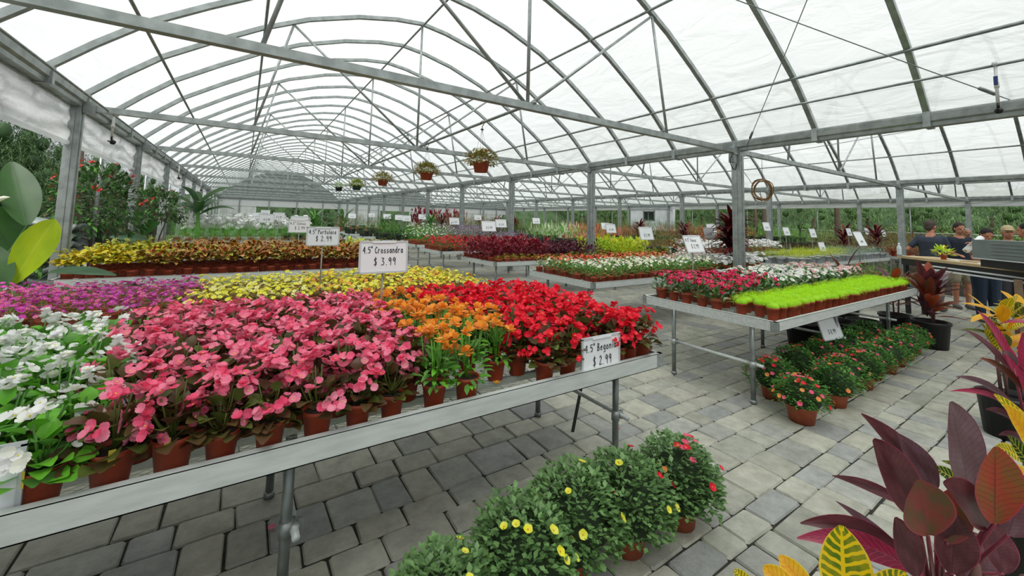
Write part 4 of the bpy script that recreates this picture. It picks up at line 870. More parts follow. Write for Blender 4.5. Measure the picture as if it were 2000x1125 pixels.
ti_d = vein_mat('ti_leaf_maroon', hexc('56282e'), hexc('6c3a40'), hexc('3a1a24'), hexc('a03a58'), 16, .06, .32, .955, .5)
ti_g = vein_mat('ti_leaf_greyish', hexc('6e4a50'), hexc('80606a'), hexc('4a3440'), hexc('8a3a54'), 16, .06, .3, .96, .5)
ti_r = vein_mat('ti_leaf_copper', hexc('b8482a'), hexc('94602a'), hexc('6a2030'), hexc('d03a5c'), 14, .06, .35, .94, .6)
ti_b = vein_mat('ti_leaf_brown', hexc('86362a'), hexc('5c4a24'), hexc('7a2a34'), hexc('a83a50'), 14, .06, .35, .95, .6)
ti_p = vein_mat('ti_leaf_magenta', hexc('a8284c'), hexc('8c2a46'), hexc('c85a78'), hexc('c83a60'), 14, .08, .35, .95, .5)
cr_y = vein_mat('croton_leaf_yellow', hexc('5a7a1c'), hexc('96981c'), hexc('f2cf1c'), hexc('f0d040'), 9, .2, .3, .9, 1, .08)
cr_o = vein_mat('croton_leaf_gold', hexc('e8a81c'), hexc('f0bc24'), hexc('d88a1a'), hexc('f4d850'), 9, .12, .3, .9, .6, .05)
cr_g = vein_mat('croton_leaf_green', hexc('24401c'), hexc('2c4c20'), hexc('b8b43c'), hexc('8c9a34'), 9, .1, .3, .95, 1, .06)
stalk_p = M('ti_stalk', hexc('8a3a4c'), .4)
# large ti plant by the lens
t = empty('ti_plant', (1.72, .2, 0)); tag(t, 'big maroon-leaved ti plant closest to the lens by the golden croton', 'foliage plant')
m = MB(); m.lathe([(.0005, 0), (.13, 0), (.16, .28), (.17, .28), (.17, .31), (.155, .31), (.15, .27)], 24); m.build('pot', blackp, t)
m = MB(); m.lathe([(.0005, .27), (.15, .265)], 16); m.build('soil', soil, t)
for a, b in ((-.03, .02), (.04, -.03), (.0, .05)):
    m = MB(); m.tube([(a, b, .26), (a * 1.5, b * 1.4, .5), (a * 1.2 - .03, b + .03, .72)], .011, n=8); m.build('cane', M('cane_bark', hexc('6a4a44'), .7), t)
hub = W(1830, 1130, 1.22)
LV = [('ti_leaf', ti_g, (1893, 960, 1.2), (1855, 785, 1.12), .112, None, 'oval'), ('ti_leaf', ti_r, (1943, 1022, 1.05), (1944, 872, 1.02), .106, None, 'oval'), ('ti_leaf', ti_d, (1829, 960, 1.3), (1682, 808, 1.25), .07, None, 'lance'), ('ti_leaf', ti_d, (1790, 1010, 1.15), (1705, 858, 1.12), .105, None, 'oval'),
      ('ti_leaf', ti_g, (1830, 960, 1.22), (1752, 846, 1.26), .075, None, 'lance'), ('ti_leaf', ti_b, (1812, 1045, 1.0), (1792, 937, .98), .118, None, 'oval'), ('ti_leaf', ti_d, (1925, 1030, 1.08), (1842, 944, 1.02), .09, (0, 0, .03), 'oval'), ('ti_leaf', ti_g, (1969, 1045, 1.05), (2010, 930, 1.05), .1, None, 'oval'),
      ('ti_leaf', ti_d, (1775, 990, 1.4), (1625, 929, 1.45), .036, (0, 0, .03), 'lance'), ('ti_leaf', ti_p, (1790, 1120, 1.15), (1557, 1051, 1.2), .062, (0, 0, .07), 'lance'), ('ti_leaf', ti_d, (1775, 1090, 1.2), (1563, 1022, 1.25), .06, (0, 0, .07), 'lance'), ('ti_leaf', ti_g, (1791, 1118, 1.25), (1633, 979, 1.3), .035, (0, 0, .03), 'lance'),
      ('ti_leaf', ti_d, (1859, 1120, 1.1), (1868, 1005, 1.1), .095, None, 'oval'), ('ti_leaf', ti_b, (1850, 1060, 1.1), (1868, 955, 1.14), .08, None, 'oval'), ('ti_leaf', ti_d, (1790, 1125, 1.1), (1748, 1010, 1.1), .075, None, 'oval'), ('ti_leaf', ti_d, (1960, 1120, 1.15), (1935, 1020, 1.2), .08, None, 'oval'), ('ti_leaf', ti_p, (1830, 1110, 1.25), (1862, 1066, 1.15), .05, None, 'oval'), ('ti_leaf', ti_d, (1700, 1140, 1.15), (1660, 1075, 1.2), .05, None, 'lance'), ('ti_leaf', ti_g, (1900, 1130, 1.3), (1905, 1040, 1.32), .1, None, 'oval')]
for i, (nm, mt, b, tp, wd, bl, shp) in enumerate(LV):
    o = blade(t, nm, mt, W(*b), W(*tp), wd, bl, (-.62, -.5, .45), shp, .3, 14, .04 if shp == 'lance' else .02, stalk=W((b[0] * .35 + 1830 * .65), 1150, 1.22), stalk_mat=stalk_p)
    if i in (1,): o['label'] = 'copper red oval leaf with a pink rim'
# croton at the bottom edge
t = empty('croton', (1.42, .42, 0)); tag(t, 'yellow-veined croton at the bottom edge before the maroon ti plant', 'foliage plant')
m = MB(); m.lathe([(.0005, 0), (.09, 0), (.12, .2), (.13, .2), (.13, .23), (.115, .23), (.11, .19)], 22); m.build('pot', blackp, t)
m = MB(); m.tube([(0, 0, .1), (.01, -.01, .35), (0, 0, .6)], .01, n=8); m.build('stem', M('cane_bark', hexc('6a4a44'), .7), t)
for i, (mt, b, tp, wd) in enumerate([(cr_y, (1650, 1190, .92), (1643, 1026, .95), .108), (cr_o, (1590, 1180, .9), (1521, 1085, .95), .05), (cr_o, (1560, 1180, .9), (1490, 1108, .95), .055), (cr_y, (1470, 1170, .9), (1434, 1113, .92), .035), (cr_y, (1700, 1180, .9), (1770, 1119, .88), .06), (cr_g, (1600, 1200, .95), (1580, 1128, 1.0), .06)]):
    blade(t, 'croton_leaf', mt, W(*b), W(*tp), wd, (0, 0, .015), (-.62, -.6, .35), 'oval', .25, 14, .03, stalk=W(1620, 1230, .98), stalk_mat=g_mid)
# croton at the right edge
t = empty('croton', (2.35, .05, 0)); tag(t, 'golden croton at the right edge above the maroon ti plant', 'foliage plant')
m = MB(); m.lathe([(.0005, 0), (.11, 0), (.14, .24), (.15, .24), (.15, .27), (.135, .27), (.13, .22)], 22); m.build('pot', blackp, t)
m = MB(); m.tube([(0, 0, .15), (.01, -.01, .45), (-.03, .03, .75)], .012, n=8); m.build('stem', M('cane_bark', hexc('6a4a44'), .7), t)
for i, (mt, b, tp, wd) in enumerate([(cr_y, (2030, 860, 1.5), (1941, 770, 1.5), .055), (cr_o, (2030, 890, 1.48), (1962, 792, 1.46), .085), (cr_g, (2020, 925, 1.55), (1968, 850, 1.56), .05), (cr_g, (1890, 955, 1.6), (1820, 912, 1.6), .05), (cr_y, (2000, 900, 1.65), (1945, 872, 1.6), .055), (cr_o, (2020, 960, 1.5), (1972, 912, 1.46), .07), (cr_o, (2030, 935, 1.5), (1985, 925, 1.5), .05), (cr_g, (2000, 960, 1.6), (1840, 900, 1.65), .04)]):
    blade(t, 'croton_leaf', mt, W(*b), W(*tp), wd, (0, 0, .015), (-.62, -.5, .5), 'oval', .25, 12, .03, stalk=W(2020, 960, 1.6), stalk_mat=g_mid)
# ti plant at the right edge
bt = W(2000, 760, 1.9); t = empty('ti_plant', (bt.x, bt.y, 0)); tag(t, 'magenta-leaved ti plant at the right edge before the yellow crotons', 'foliage plant')
m = MB(); m.lathe([(.0005, 0), (.12, 0), (.15, .26), (.16, .26), (.16, .29), (.145, .29), (.14, .24)], 22); m.build('pot', blackp, t)
m = MB(); m.tube([(0, 0, .2), (0, .01, .45), (.01, 0, .72)], .014, n=8); m.build('cane', M('cane_bark', hexc('6a4a44'), .7), t)
for (mt, b, tp, wd, shp) in [(ti_p, (1980, 720, 1.9), (1909, 607, 1.95), .05, 'lance'), (ti_d, (1985, 745, 1.9), (1883, 644, 1.9), .055, 'lance'), (ti_p, (2015, 790, 1.8), (1996, 650, 1.8), .13, 'oval'), (ti_p, (1985, 740, 1.92), (1947, 664, 1.95), .06, 'lance'), (ti_g, (1980, 790, 1.9), (1867, 736, 1.95), .04, 'lance'), (ti_p, (1990, 800, 1.9), (1857, 764, 1.9), .03, 'lance'), (ti_b, (2010, 780, 1.85), (1914, 700, 1.85), .06, 'lance'), (ti_p, (2050, 650, 1.9), (1952, 633, 2.0), .025, 'lance'), (ti_d, (1995, 815, 1.9), (1890, 760, 1.95), .05, 'lance'), (ti_d, (2010, 850, 1.9), (1925, 800, 1.9), .05, 'lance'), (ti_g, (2010, 760, 1.85), (1960, 690, 1.8), .07, 'oval'), (ti_d, (2020, 880, 1.9), (1950, 850, 1.95), .04, 'lance')]:
    blade(t, 'ti_leaf', mt, W(*b), W(*tp), wd, (0, 0, .06), (-.5, -.5, .7), shp, .35, 14, .05, stalk=(bt.x, bt.y, .66), stalk_mat=stalk_p)

# generic radiating plants: crotons, cordylines
def radiate(name, loc, label, mats, n, L, Wd, z0, z1, pr, ph, seed, cat='foliage plant', potm=None, lift=(.1, 1.3), shp='lance', s=1, stem=True, group=None, leafname='leaf'):
    t = empty(name, loc); tag(t, label, cat, group); r = random.Random(seed)
    m = MB(); m.lathe([(.0005, 0), (pr * .82, 0), (pr * .97, ph * .88), (pr * 1.04, ph * .9), (pr * 1.04, ph), (pr * .96, ph), (pr * .93, ph * .86)], 22); m.build('pot', potm or blackp, t)
    if stem:
        for k in range(3): a = r.uniform(0, 6); m = MB(); m.tube([(.03 * math.cos(a), .03 * math.sin(a), ph * .8), (.05 * math.cos(a), .05 * math.sin(a), z0 + (z1 - z0) * .5)], .01, n=7); m.build('cane', M('cane_bark', hexc('6a4a44'), .7), t)
    for i in range(n):
        a = i * 2.4 + r.uniform(-.3, .3); e = r.uniform(*lift); z = z0 + (z1 - z0) * i / n; b = Vector((loc[0] + .04 * math.cos(a), loc[1] + .04 * math.sin(a), loc[2] + z)); l = L * r.uniform(.75, 1.15)
        tp = b + Vector((math.cos(a) * math.cos(e), math.sin(a) * math.cos(e), math.sin(e))) * l + Vector((0, 0, -.12 * l * math.cos(e)))
        blade(t, leafname, mats[i % len(mats)], b, tp, Wd * r.uniform(.8, 1.2), (0, 0, .12 * l), (-math.cos(a) * .4 + r.uniform(-.2, .2), -math.sin(a) * .4 + r.uniform(-.2, .2), 1), shp, .25, 7, .03)
    return t
cx_ = W(1955, 600, 3.3)
radiate('croton', (cx_.x, cx_.y, 0), 'golden-leaved croton below the checkout counter at the right edge', [cr_o, cr_y, cr_o, cr_y, cr_g], 34, .22, .075, .62, .98, .17, .32, 3, lift=(-.1, 1.2), shp='oval', leafname='croton_leaf')
cx2 = W(1990, 590, 3.8); radiate('croton', (cx2.x + .15, cx2.y, 0), 'second golden croton, right behind the one below the counter', [cr_o, cr_y, cr_g], 26, .2, .07, .6, .95, .16, .3, 8, lift=(-.1, 1.2), shp='oval', leafname='croton_leaf')
radiate('ti_plant', (8.1, 1.62, 0), 'dark wine ti plant in a black tub at the end of the right bench', [ti_b, ti_d, ti_r, ti_d, ti_g], 44, .40, .115, .40, .86, .2, .36, 5, leafname='ti_leaf')
radiate('ti_plant', (8.35, 2.05, 0), 'wine red ti plant behind the black tub, past the bench end', [ti_d, ti_r, ti_b], 26, .4, .1, .45, .85, .2, .34, 6, leafname='ti_leaf')
radiate('ti_plant', (8.6, 2.75, 0), 'copper ti plant on the floor near the counter leg', [ti_r, ti_b, ti_d], 24, .4, .08, .5, .95, .2, .34, 7, leafname='ti_leaf')
radiate('ti_plant', (7.3, 2.65, 0), 'low dark ti plant half under the far end of the right bench', [ti_d, ti_g, ti_d], 20, .3, .06, .2, .4, .2, .3, 9, lift=(0, .7), leafname='ti_leaf')
for i, (x, y) in enumerate(((6.45, 2.55), (6.95, 2.3), (7.35, 2.15))):
    t = empty('nursery_pot', (x, y, 0)); tag(t, 'empty-looking black nursery pot under the right bench, %s from the near end' % ordn(i), 'plant pot', 'black nursery pots under the right bench')
    m = MB(); m.lathe([(.0005, 0), (.16, 0), (.19, .3), (.2, .3), (.2, .34), (.185, .34), (.18, .28)], 22); m.build('body', blackp, t); m = MB(); m.lathe([(.0005, .28), (.18, .275)], 16); m.build('soil', soil, t)
cor = [M('cordyline_leaf', hexc('5a1e26'), .45, 0, hexc('3a161c'), 8, trans=.25), M('cordyline_leaf_red', hexc('8a2a2c'), .45, 0, hexc('5c1c24'), 8, trans=.25)]
def cordy(loc, label, L=.42, n=46, z0=.3, z1=.8, seed=1, mats=None, wd=.04, stems=3, ph=.28, pr=.15, name='cordyline'):
    t = empty(name, loc); tag(t, label, 'foliage plant', None); r = random.Random(seed); n = int(n * 1.4); wd *= 1.2
    m = MB(); m.lathe([(.0005, 0), (pr * .82, 0), (pr, ph * .9), (pr * 1.05, ph), (pr * .95, ph), (pr * .9, ph * .85)], 16); m.build('pot', blackp, t)
    for k in range(stems):
        a = k * 2.1; m = MB(); m.tube([(.03 * math.cos(a), .03 * math.sin(a), ph * .7), (.06 * math.cos(a), .06 * math.sin(a), z0 + (z1 - z0) * .6)], .01, n=6); m.build('stem', M('cane_tan', hexc('9a7450'), .7), t)
    m = MB()
    for i in range(n):
        a = i * 2.4; e = r.uniform(.15, 1.35); m.mi = r.choice(range(len(mats or cor))); z = z0 + (z1 - z0) * i / n
        m.leaf((.05 * math.cos(a), .05 * math.sin(a), z), (math.cos(a) * math.cos(e), math.sin(a) * math.cos(e), math.sin(e)), L * r.uniform(.7, 1.1), wd, 1.1, .1, 5, 0)
    m.build('foliage', mats or cor, t); return t
cordy((8.0, 4.32, .76), 'dark red cordyline in a black pot left of the nearest inner post', .46, 150, .3, .95, 2, None, .06)
for i, (x, y, lb, mm) in enumerate([(8.05, 13.3, 'dark cordyline behind the first distant post, left one', None), (8.7, 13.1, 'dark cordyline behind the first distant post, right one', None), (6.3, 15.6, 'spiky green cordyline in the middle distance', [g_dark, g_mid]), (6.9, 15.9, 'wine cordyline beside the spiky green one', None), (9.9, 15.9, 'green plumed cordyline near the end panel', [g_dark, g_mid]), (14.0, 9.4, 'dark cordyline before the white shed wall', None), (12.2, 10.0, 'small dark cordyline left of the white shed wall', None), (16.1, 5.1, 'dark cordyline beside the second row post behind the golden plants', None), (16.8, 4.5, 'wine cordyline right against the post behind the man', None), (5.2, 18.3, 'palm-like green plant far down the middle', [g_dark, g_mid]), (3.2, 24.5, 'tall palm-like plant near the end wall, left', [g_dark, g_mid]), (4.8, 25.0, 'tall palm-like plant near the end wall, right', [g_dark, g_mid]), (10.2, 18.6, 'copper cordyline deep in the middle rows', None), (12.3, 20.2, 'wine cordyline far right of the middle rows', None), (9.0, 18.9, 'red cordyline deep in the middle rows', cor[1:])]):
    cordy((x, y, .76 if lb.find('tall') < 0 else .0), lb, .5 if 'tall' not in lb else 1.1, 46, .3, .8 if 'tall' not in lb else 1.6, 10 + i, mm, .05 if 'tall' not in lb else .09)

# ---------------------------------------------------------------- plants along the curtained side
bop = vein_mat('paradise_leaf_dark', hexc('2c5a1a'), hexc('275018'), hexc('204414'), hexc('305c1c'), 34, .1, .45, .99, .6, .03); bop2 = vein_mat('paradise_leaf_bright', hexc('b0c81c'), hexc('9cbc1c'), hexc('c4d448'), hexc('b8cc40'), 34, .06, .38, .99, .6, .035); bop3 = vein_mat('paradise_leaf_blue', hexc('3a5c3c'), hexc('466a48'), hexc('34543a'), hexc('506c50'), 30, .1, .4, .99, .5, .03)
t = empty('bird_of_paradise', (-2.2, 6.05, 0)); tag(t, 'bird of paradise with huge paddle leaves standing at the left edge', 'foliage plant')
m = MB(); m.lathe([(.0005, 0), (.2, 0), (.24, .34), (.25, .38), (.23, .38), (.22, .3)], 22); m.build('pot', blackp, t)
for mt, b, tp, wd, shp, fc in [(bop, (52, 440, 4.3), (22, 316, 4.5), .31, 'oval', (.3, -.9, .2)), (bop2, (20, 560, 4.1), (108, 428, 4.3), .29, 'paddle', (.2, -.9, .3)), (bop, (25, 500, 4.4), (-30, 400, 4.3), .40, 'oval', (.7, -.7, .2)), (bop3, (97, 532, 4.2), (228, 538, 4.6), .16, 'oval', (.0, -.5, .9)), (bop, (10, 560, 4.0), (-60, 470, 4.0), .3, 'oval', (.5, -.8, .2))]:
    blade(t, 'paddle_leaf', mt, W(*b), W(*tp), wd, (0, 0, .05), fc, shp, .2, 18, .02, stalk=(-2.2, 6.05, .35), stalk_mat=g_dark)
m = MB(); a = W(-10, 392, 4.2); b = W(19, 385, 4.2); m.tube([a, a.lerp(b, .6) + Vector((0, 0, .01)), b], [.03, .018, .003], n=8); m.mi = 1; m.leaf(a, Vector((.2, -.1, 1)), .12, .03, .2); o = m.build('flower_beak', [p_cream, p_or], t); o.location = -Vector(t.location)
def woody(loc, label, rad, h, z0, n, L, seed, red=True, name='flowering_shrub', mats=None, cat='shrub', fl=26, trunk=True, up=-.6, jitt=.8, group=None, W_=None):
    t = empty(name, loc); tag(t, label, cat, group); r = random.Random(seed); mats = mats or [g_dark, LF('leaf_dull_bronze', '3f4a30', '4c4034'), g_mid]  # dark, dull bronze and mid green leaf colours, mixed at random
    if trunk:
        for k in range(4): a = k * 1.6; m = MB(); m.tube([(.05 * math.cos(a), .05 * math.sin(a), 0), (.1 * math.cos(a), .1 * math.sin(a), z0 * .6), (rad * .5 * math.cos(a), rad * .5 * math.sin(a), z0 + h * .2)], [.02, .016, .008], n=6); m.build('stem', M('bark', hexc('5a4c40'), .8), t)
    m = MB()
    for i in range(n):
        d = rdir(r, up); k = r.uniform(.3, 1.05) ** .5; m.mi = r.choice((0, 0, 1, 2)) % len(mats); b = Vector((d.x * rad * k, d.y * rad * k, z0 + d.z * h * k)); m.leaf(b, d + Vector((r.uniform(-1, 1), r.uniform(-1, 1), r.uniform(-.9, .4))) * jitt, L * r.uniform(.7, 1.2), (W_ or L * .38), .5, .1, 2)
    m.build('foliage', mats, t)
    if fl:
        m = MB()
        for i in range(fl):
            d = rdir(r, .1); c = Vector((d.x * rad * 1.02, d.y * rad * 1.02, z0 + d.z * h * 1.12)); flower(m, c, d, .035, 5, .6, .6, 1)
            flower(m, c + Vector((.02, 0, .02)), d + Vector((.3, 0, .2)), .03, 5, .6, .6, 1)
        m.build('blossoms', M('petal_jatropha', hexc('d8443c'), .5, trans=.2), t)
    return t
woody((-2.05, 9.3, 0), 'tall dark shrub with red flower sprays before the roll-up curtain', .62, .72, 1.62, 1500, .13, 1)
woody((-1.75, 12.6, .0), 'smaller red-flowered shrub behind the tall one along the curtain', .58, .5, 1.65, 1100, .13, 2, fl=12)
woody((-2.45, 8.0, 0), 'low dark weeping shrub at the left end of the coleus bench', .26, .38, .95, 380, .12, 3, fl=0)
t = empty('elephant_ear', (-1.9, 11.3, 0)); tag(t, 'broad-leaved elephant ear plant between the two red-flowered shrubs', 'foliage plant')
m = MB(); m.lathe([(.0005, 0), (.17, 0), (.21, .3), (.22, .34), (.2, .34)], 18); m.build('pot', blackp, t)
for b, tp, wd, mt in [((240, 452, 8.2), (283, 412, 8.2), .3, bop), ((225, 450, 8.0), (262, 428, 7.8), .26, bop3), ((268, 458, 8.3), (312, 436, 8.4), .26, bop), ((215, 462, 8.0), (290, 470, 7.6), .2, bop3)]:
    blade(t, 'broad_leaf', mt, W(*b), W(*tp), wd, (0, 0, .05), (.1, -.8, .5), 'oval', .2, 12, .02, stalk=(-1.9, 11.3, .3), stalk_mat=g_dark)
t = empty('banana_plant', (-1.3, 17.0, 0)); tag(t, 'banana plant with arching leaves far along the curtained side', 'foliage plant')
m = MB(); m.tube([(0, 0, 0), (.03, 0, 1), (0, 0, 1.9)], [.08, .07, .04], n=10); m.build('trunk', g_mid, t)
for i in range(9):
    a = i * 2.4; e = .5 + .09 * i; b = Vector((-1.3, 17, 1.5 + .05 * i)); tp = b + Vector((math.cos(a) * 1.0, math.sin(a) * 1.0, .5 * e)); blade(t, 'banana_leaf', (bop, bop3)[i % 2], b, tp, .3, (0, 0, .3), (0, -.3, 1), 'oval', .2, 10, .05)
def stacked():
    t = empty('plastic_stack', (-2.7, 8.9, 0)); tag(t, 'stack of grey folded plastic sheeting beside the left wall post', 'plastic sheeting'); r = random.Random(9)
    for i in range(9):
        m = MB(); n = 14; vs = []; 
        for j in range(n + 1):
            for k in range(5): a = k / 4 - .5; vs.append((-.5 + j / n * 1.1 + r.uniform(-.02, .02), a * .9, .12 + i * .15 + .05 * math.sin(j * .7 + i) + (.06 if k in (1, 3) else 0)))
        m.add(vs, [(j * 5 + k, j * 5 + k + 1, j * 5 + k + 6, j * 5 + k + 5) for j in range(n) for k in range(4)], True)
        o = m.build('sheet', M('grey_sheeting', hexc('96a09c'), .4, 0, hexc('7c8884'), 5), t); md = o.modifiers.new('t', 'SOLIDIFY'); md.thickness = .05
stacked()
m = MB(); r = random.Random(2)
for i in range(26):
    for j in range(26): pass
n = 24; vs = [(-4.6 + 2.5 * i / n, 7.5 + 9 * j / n, .05 + .05 * math.sin(i * 1.3 + j * .9) + r.uniform(0, .05)) for i in range(n + 1) for j in range(n + 1)]
m.add(vs, [(i * (n + 1) + j, (i + 1) * (n + 1) + j, (i + 1) * (n + 1) + j + 1, i * (n + 1) + j + 1) for i in range(n) for j in range(n)], True)
tag(m.build('gravel_strip', M('pale_gravel', hexc('a5a398'), .9, 0, hexc('7c7a70'), 18, .8, 50)), 'pale gravel strip outside along the curtained wall', 'gravel', None, 'stuff')
t = empty('control_panel', (-1.8, 17.9, 1.3)); tag(t, 'white control panel with hoses on a far left wall post', 'control panel'); m = MB(); m.box((0, 0, .4), (.1, .35, .8)); m.build('cabinet', pvc, t); m = MB(); m.tube([(.08, -.05, .1), (.12, 0, -.3), (.1, .05, -.8)], .02, n=6); m.build('hose', M('hose_red', hexc('9a2c2c'), .5), t)

# ---------------------------------------------------------------- small bits near the front bench
t = empty('strap', (2.28, 2.36, .06)); tag(t, 'black webbing strap dangling under the front bench by the cross pipe', 'strap'); m = MB(); m.box((-.06, 0, .31), (.03, .004, .66), 0, Matrix.Rotation(.26, 3, 'Y')); m.build('webbing', blackp, t)
for i, (x, y, z, mt, lb) in enumerate([(1.49, 1.3, .0, p_red2, 'red fallen flower lying on the paving beside the mounded pots'), (.22, 2.5, .0, p_pink, 'pink fallen petal on the paving under the front bench'), (1.14, 1.84, .762, p_or, 'orange fallen flower on the bare bench mesh'), (.02, 1.72, .762, M('dead_leaf', hexc('7a3440'), .6), 'curled maroon fallen leaf on the bench mesh by the pink begonias'), (2.55, 2.3, 0, p_pink2, 'tiny pink petal on the paving past the bench leg')]):
    m = MB(); flower(m, (0, 0, .004), (0, 0, 1), .022, 4 if i != 3 else 2, 1, .3, 2); o = m.build('fallen_petal', mt, None, (x, y, z)); tag(o, lb, 'petal')

# ---------------------------------------------------------------- counter and things on it
wood = M('counter_wood', hexc('c9b48c'), .5, 0, hexc('b49a70'), 6, 0, 60, aniso=(1, 8, 8)); dark = M('counter_black', (.012, .012, .014), .4)
A = Vector((10.99, 2.6, 0)); B = Vector((8.35, .12, 0)); dv = (B - A); LC = dv.length; ang = math.atan2(dv.y, dv.x)
t = empty('checkout_counter', A, ang); tag(t, 'long checkout counter with a pale wooden top and black frame in front of the people', 'counter')
m = MB(); m.box((LC / 2, .28, 1.085), (LC, .62, .045)); m.build('counter_top', wood, t)
m = MB(); m.box((LC / 2, .02, 1.0), (LC - .1, .03, .12)); m.build('apron', dark, t)
for z, o_ in ((.985, .55), (.925, .5)): m = MB(); m.box((LC / 2 + o_ * .5, -.03, z), (LC - o_ - .2, .03, .022)); m.build('white_rail', white_m, t)
for x in (.12, LC - .12):
    for y in (.04, .3): m = MB(); m.box((x, y, .53), (.06, .06, 1.06)); m.build('leg', dark, t)
wp = W(1990, 560, 5.3)
t = empty('notice_stand', (wp.x, wp.y, 0)); tag(t, 'wooden stand holding a blue and white notice at the right end of the counter', 'stand'); m = MB(); m.box((-.02, 0, .5), (.07, .07, 1.0)); m.build('post', M('post_wood', hexc('8f7a64'), .7, 0, hexc('7a6450'), 8), t); m = MB(); m.box((.14, 0, .72), (.24, .02, .34)); m.build('notice_board', M('notice', hexc('c8d4dc'), .5, 0, hexc('8fb0c8'), 3), t)
t = empty('water_bottle', A + Vector((-.28, -.12, 1.1075))); t.location = (10.72, 2.53, 1.1075); tag(t, 'clear plastic water bottle standing on the left end of the counter', 'bottle'); m = MB(); m.lathe([(.0005, 0), (.036, 0), (.038, .05), (.034, .09), (.038, .13), (.036, .17), (.014, .215), (.014, .23)], 14); m.build('body', M('bottle_plastic', hexc('c4d0d4'), .15), t); m = MB(); m.lathe([(.016, .228), (.016, .25), (.0005, .25)], 12); m.build('cap', white_m, t)
cp = W(1849, 503, 8.0)
o = MB(); pot_mesh(o, .06, .1); t = empty('potted_coleus', (10.45, 1.88, 1.1075)); tag(t, 'small yellow-green plant on the counter before the two men', 'potted foliage plant'); link('pot', POT, t, (0, 0, 0), 0, .8)
m = MB(); bush(m, random.Random(3), 0, 46, .11, .13, .09, .09, .05, [0, 0, 1], up=-.2, seg=2); m.build('foliage', [g_yel, c_ye], t)
def onc(u, v, z=1.1075): p = A + dv.normalized() * u; n_ = Vector((-dv.y, dv.x, 0)).normalized(); p = p + n_ * v; return (p.x, p.y, z)
for i, (u, v, d, mt, nm, lb, ct) in enumerate([(.95, .3, (.3, .22, .008), white_m, 'paper_sheet', 'white paper lying on the counter by the first man', 'paper'), (1.45, .35, (.5, .3, .02), M('tray_tan', hexc('b8a68a'), .6), 'cardboard_tray', 'flat tan cardboard tray on the middle of the counter', 'tray'), (2.0, .3, (.16, .12, .05), pvc, 'card_reader', 'small pale card reader on the counter', 'card reader'), (1.75, .15, (.2, .14, .012), white_m, 'paper_sheet', 'loose white slip on the counter left of the card reader', 'paper')]):
    m = MB(); m.box((0, 0, d[2] / 2), d); m.box((d[0] * .1, 0, d[2] * .9), (d[0] * .5, d[1] * .6, d[2] * .5)) if i in (1, 2) else None; o = m.build(nm, mt, None, onc(u, v)); o.rotation_euler.z = ang + i * .3; tag(o, lb, ct)
mp = W(1965, 500, 6.3); t = empty('equipment_case', (9.35, 1.42, 1.1075), ang); tag(t, 'large grey ribbed equipment case on black feet at the right of the counter', 'case')
m = MB(); m.box((.75, .1, .25), (1.1, .36, .28)); m.build('case_body', M('case_grey', hexc('7e8886'), .5, 0, hexc('74807e'), 5), t)
for k in range(5): m = MB(); m.box((.9, -.083, .15 + k * .048), (.78, .012, .01)); m.build('rib', M('case_rib', hexc('8a9492'), .5), t)
m = MB(); m.box((.8, .1, .055), (1.0, .32, .11)); m.build('case_base', dark, t); m = MB(); m.box((.78, -.08, .115), (1.12, .03, .012)); m.build('white_trim', white_m, t)

# ---------------------------------------------------------------- people
def remeshed(name, mb, mat, parent, vox=.011, smooth=3):
    me = mb.mesh('tmp', mat); o = bpy.data.objects.new(name, me); C.objects.link(o)
    md = o.modifiers.new('r', 'REMESH'); md.mode = 'VOXEL'; md.voxel_size = vox; md.use_smooth_shade = True
    if smooth: s = o.modifiers.new('s', 'SMOOTH'); s.iterations = smooth; s.factor = .5
    dg = bpy.context.evaluated_depsgraph_get(); nm = bpy.data.meshes.new_from_object(o.evaluated_get(dg)); o.modifiers.clear(); o.data = nm; nm.name = name
    for p in nm.polygons: p.use_smooth = True
    o.parent = parent; return o
def limb(m, pts, rs, n=10):
    P_ = [Vector(p) for p in pts]; q = []; rr = []
    for i in range(len(P_) - 1):
        for k in range(4): u = k / 4; q.append(P_[i].lerp(P_[i + 1], u)); rr.append(rs[i] * (1 - u) + rs[i + 1] * u)
    q.append(P_[-1]); rr.append(rs[-1]); m.tube(q, rr, n=n)
    for p, r in zip(P_, rs): m.blob(p, r, n, 6)
def hand(m, wrist, d, up_=(0, 0, 1), curl=.5):
    w_ = Vector(wrist); d = Vector(d).normalized(); s = d.cross(Vector(up_)).normalized(); u = s.cross(d)
    for k in range(4):
        b = w_ + d * .075 + s * (k - 1.5) * .021; L = (.062, .072, .068, .052)[k]; p1 = b + d * L * .45 - u * curl * .01; p2 = p1 + (d * .6 - u * curl) * L * .35; p3 = p2 + (d * .2 - u * curl * 1.2) * L * .3
        limb(m, [w_ + d * .02 + s * (k - 1.5) * .012, b, p1, p2, p3], [.015, .0105, .0095, .009, .008], 7)
    limb(m, [w_ + d * .02 - s * .02, w_ + d * .05 - s * .045, w_ + d * .085 - s * .05 - u * .012], [.014, .012, .009], 7)
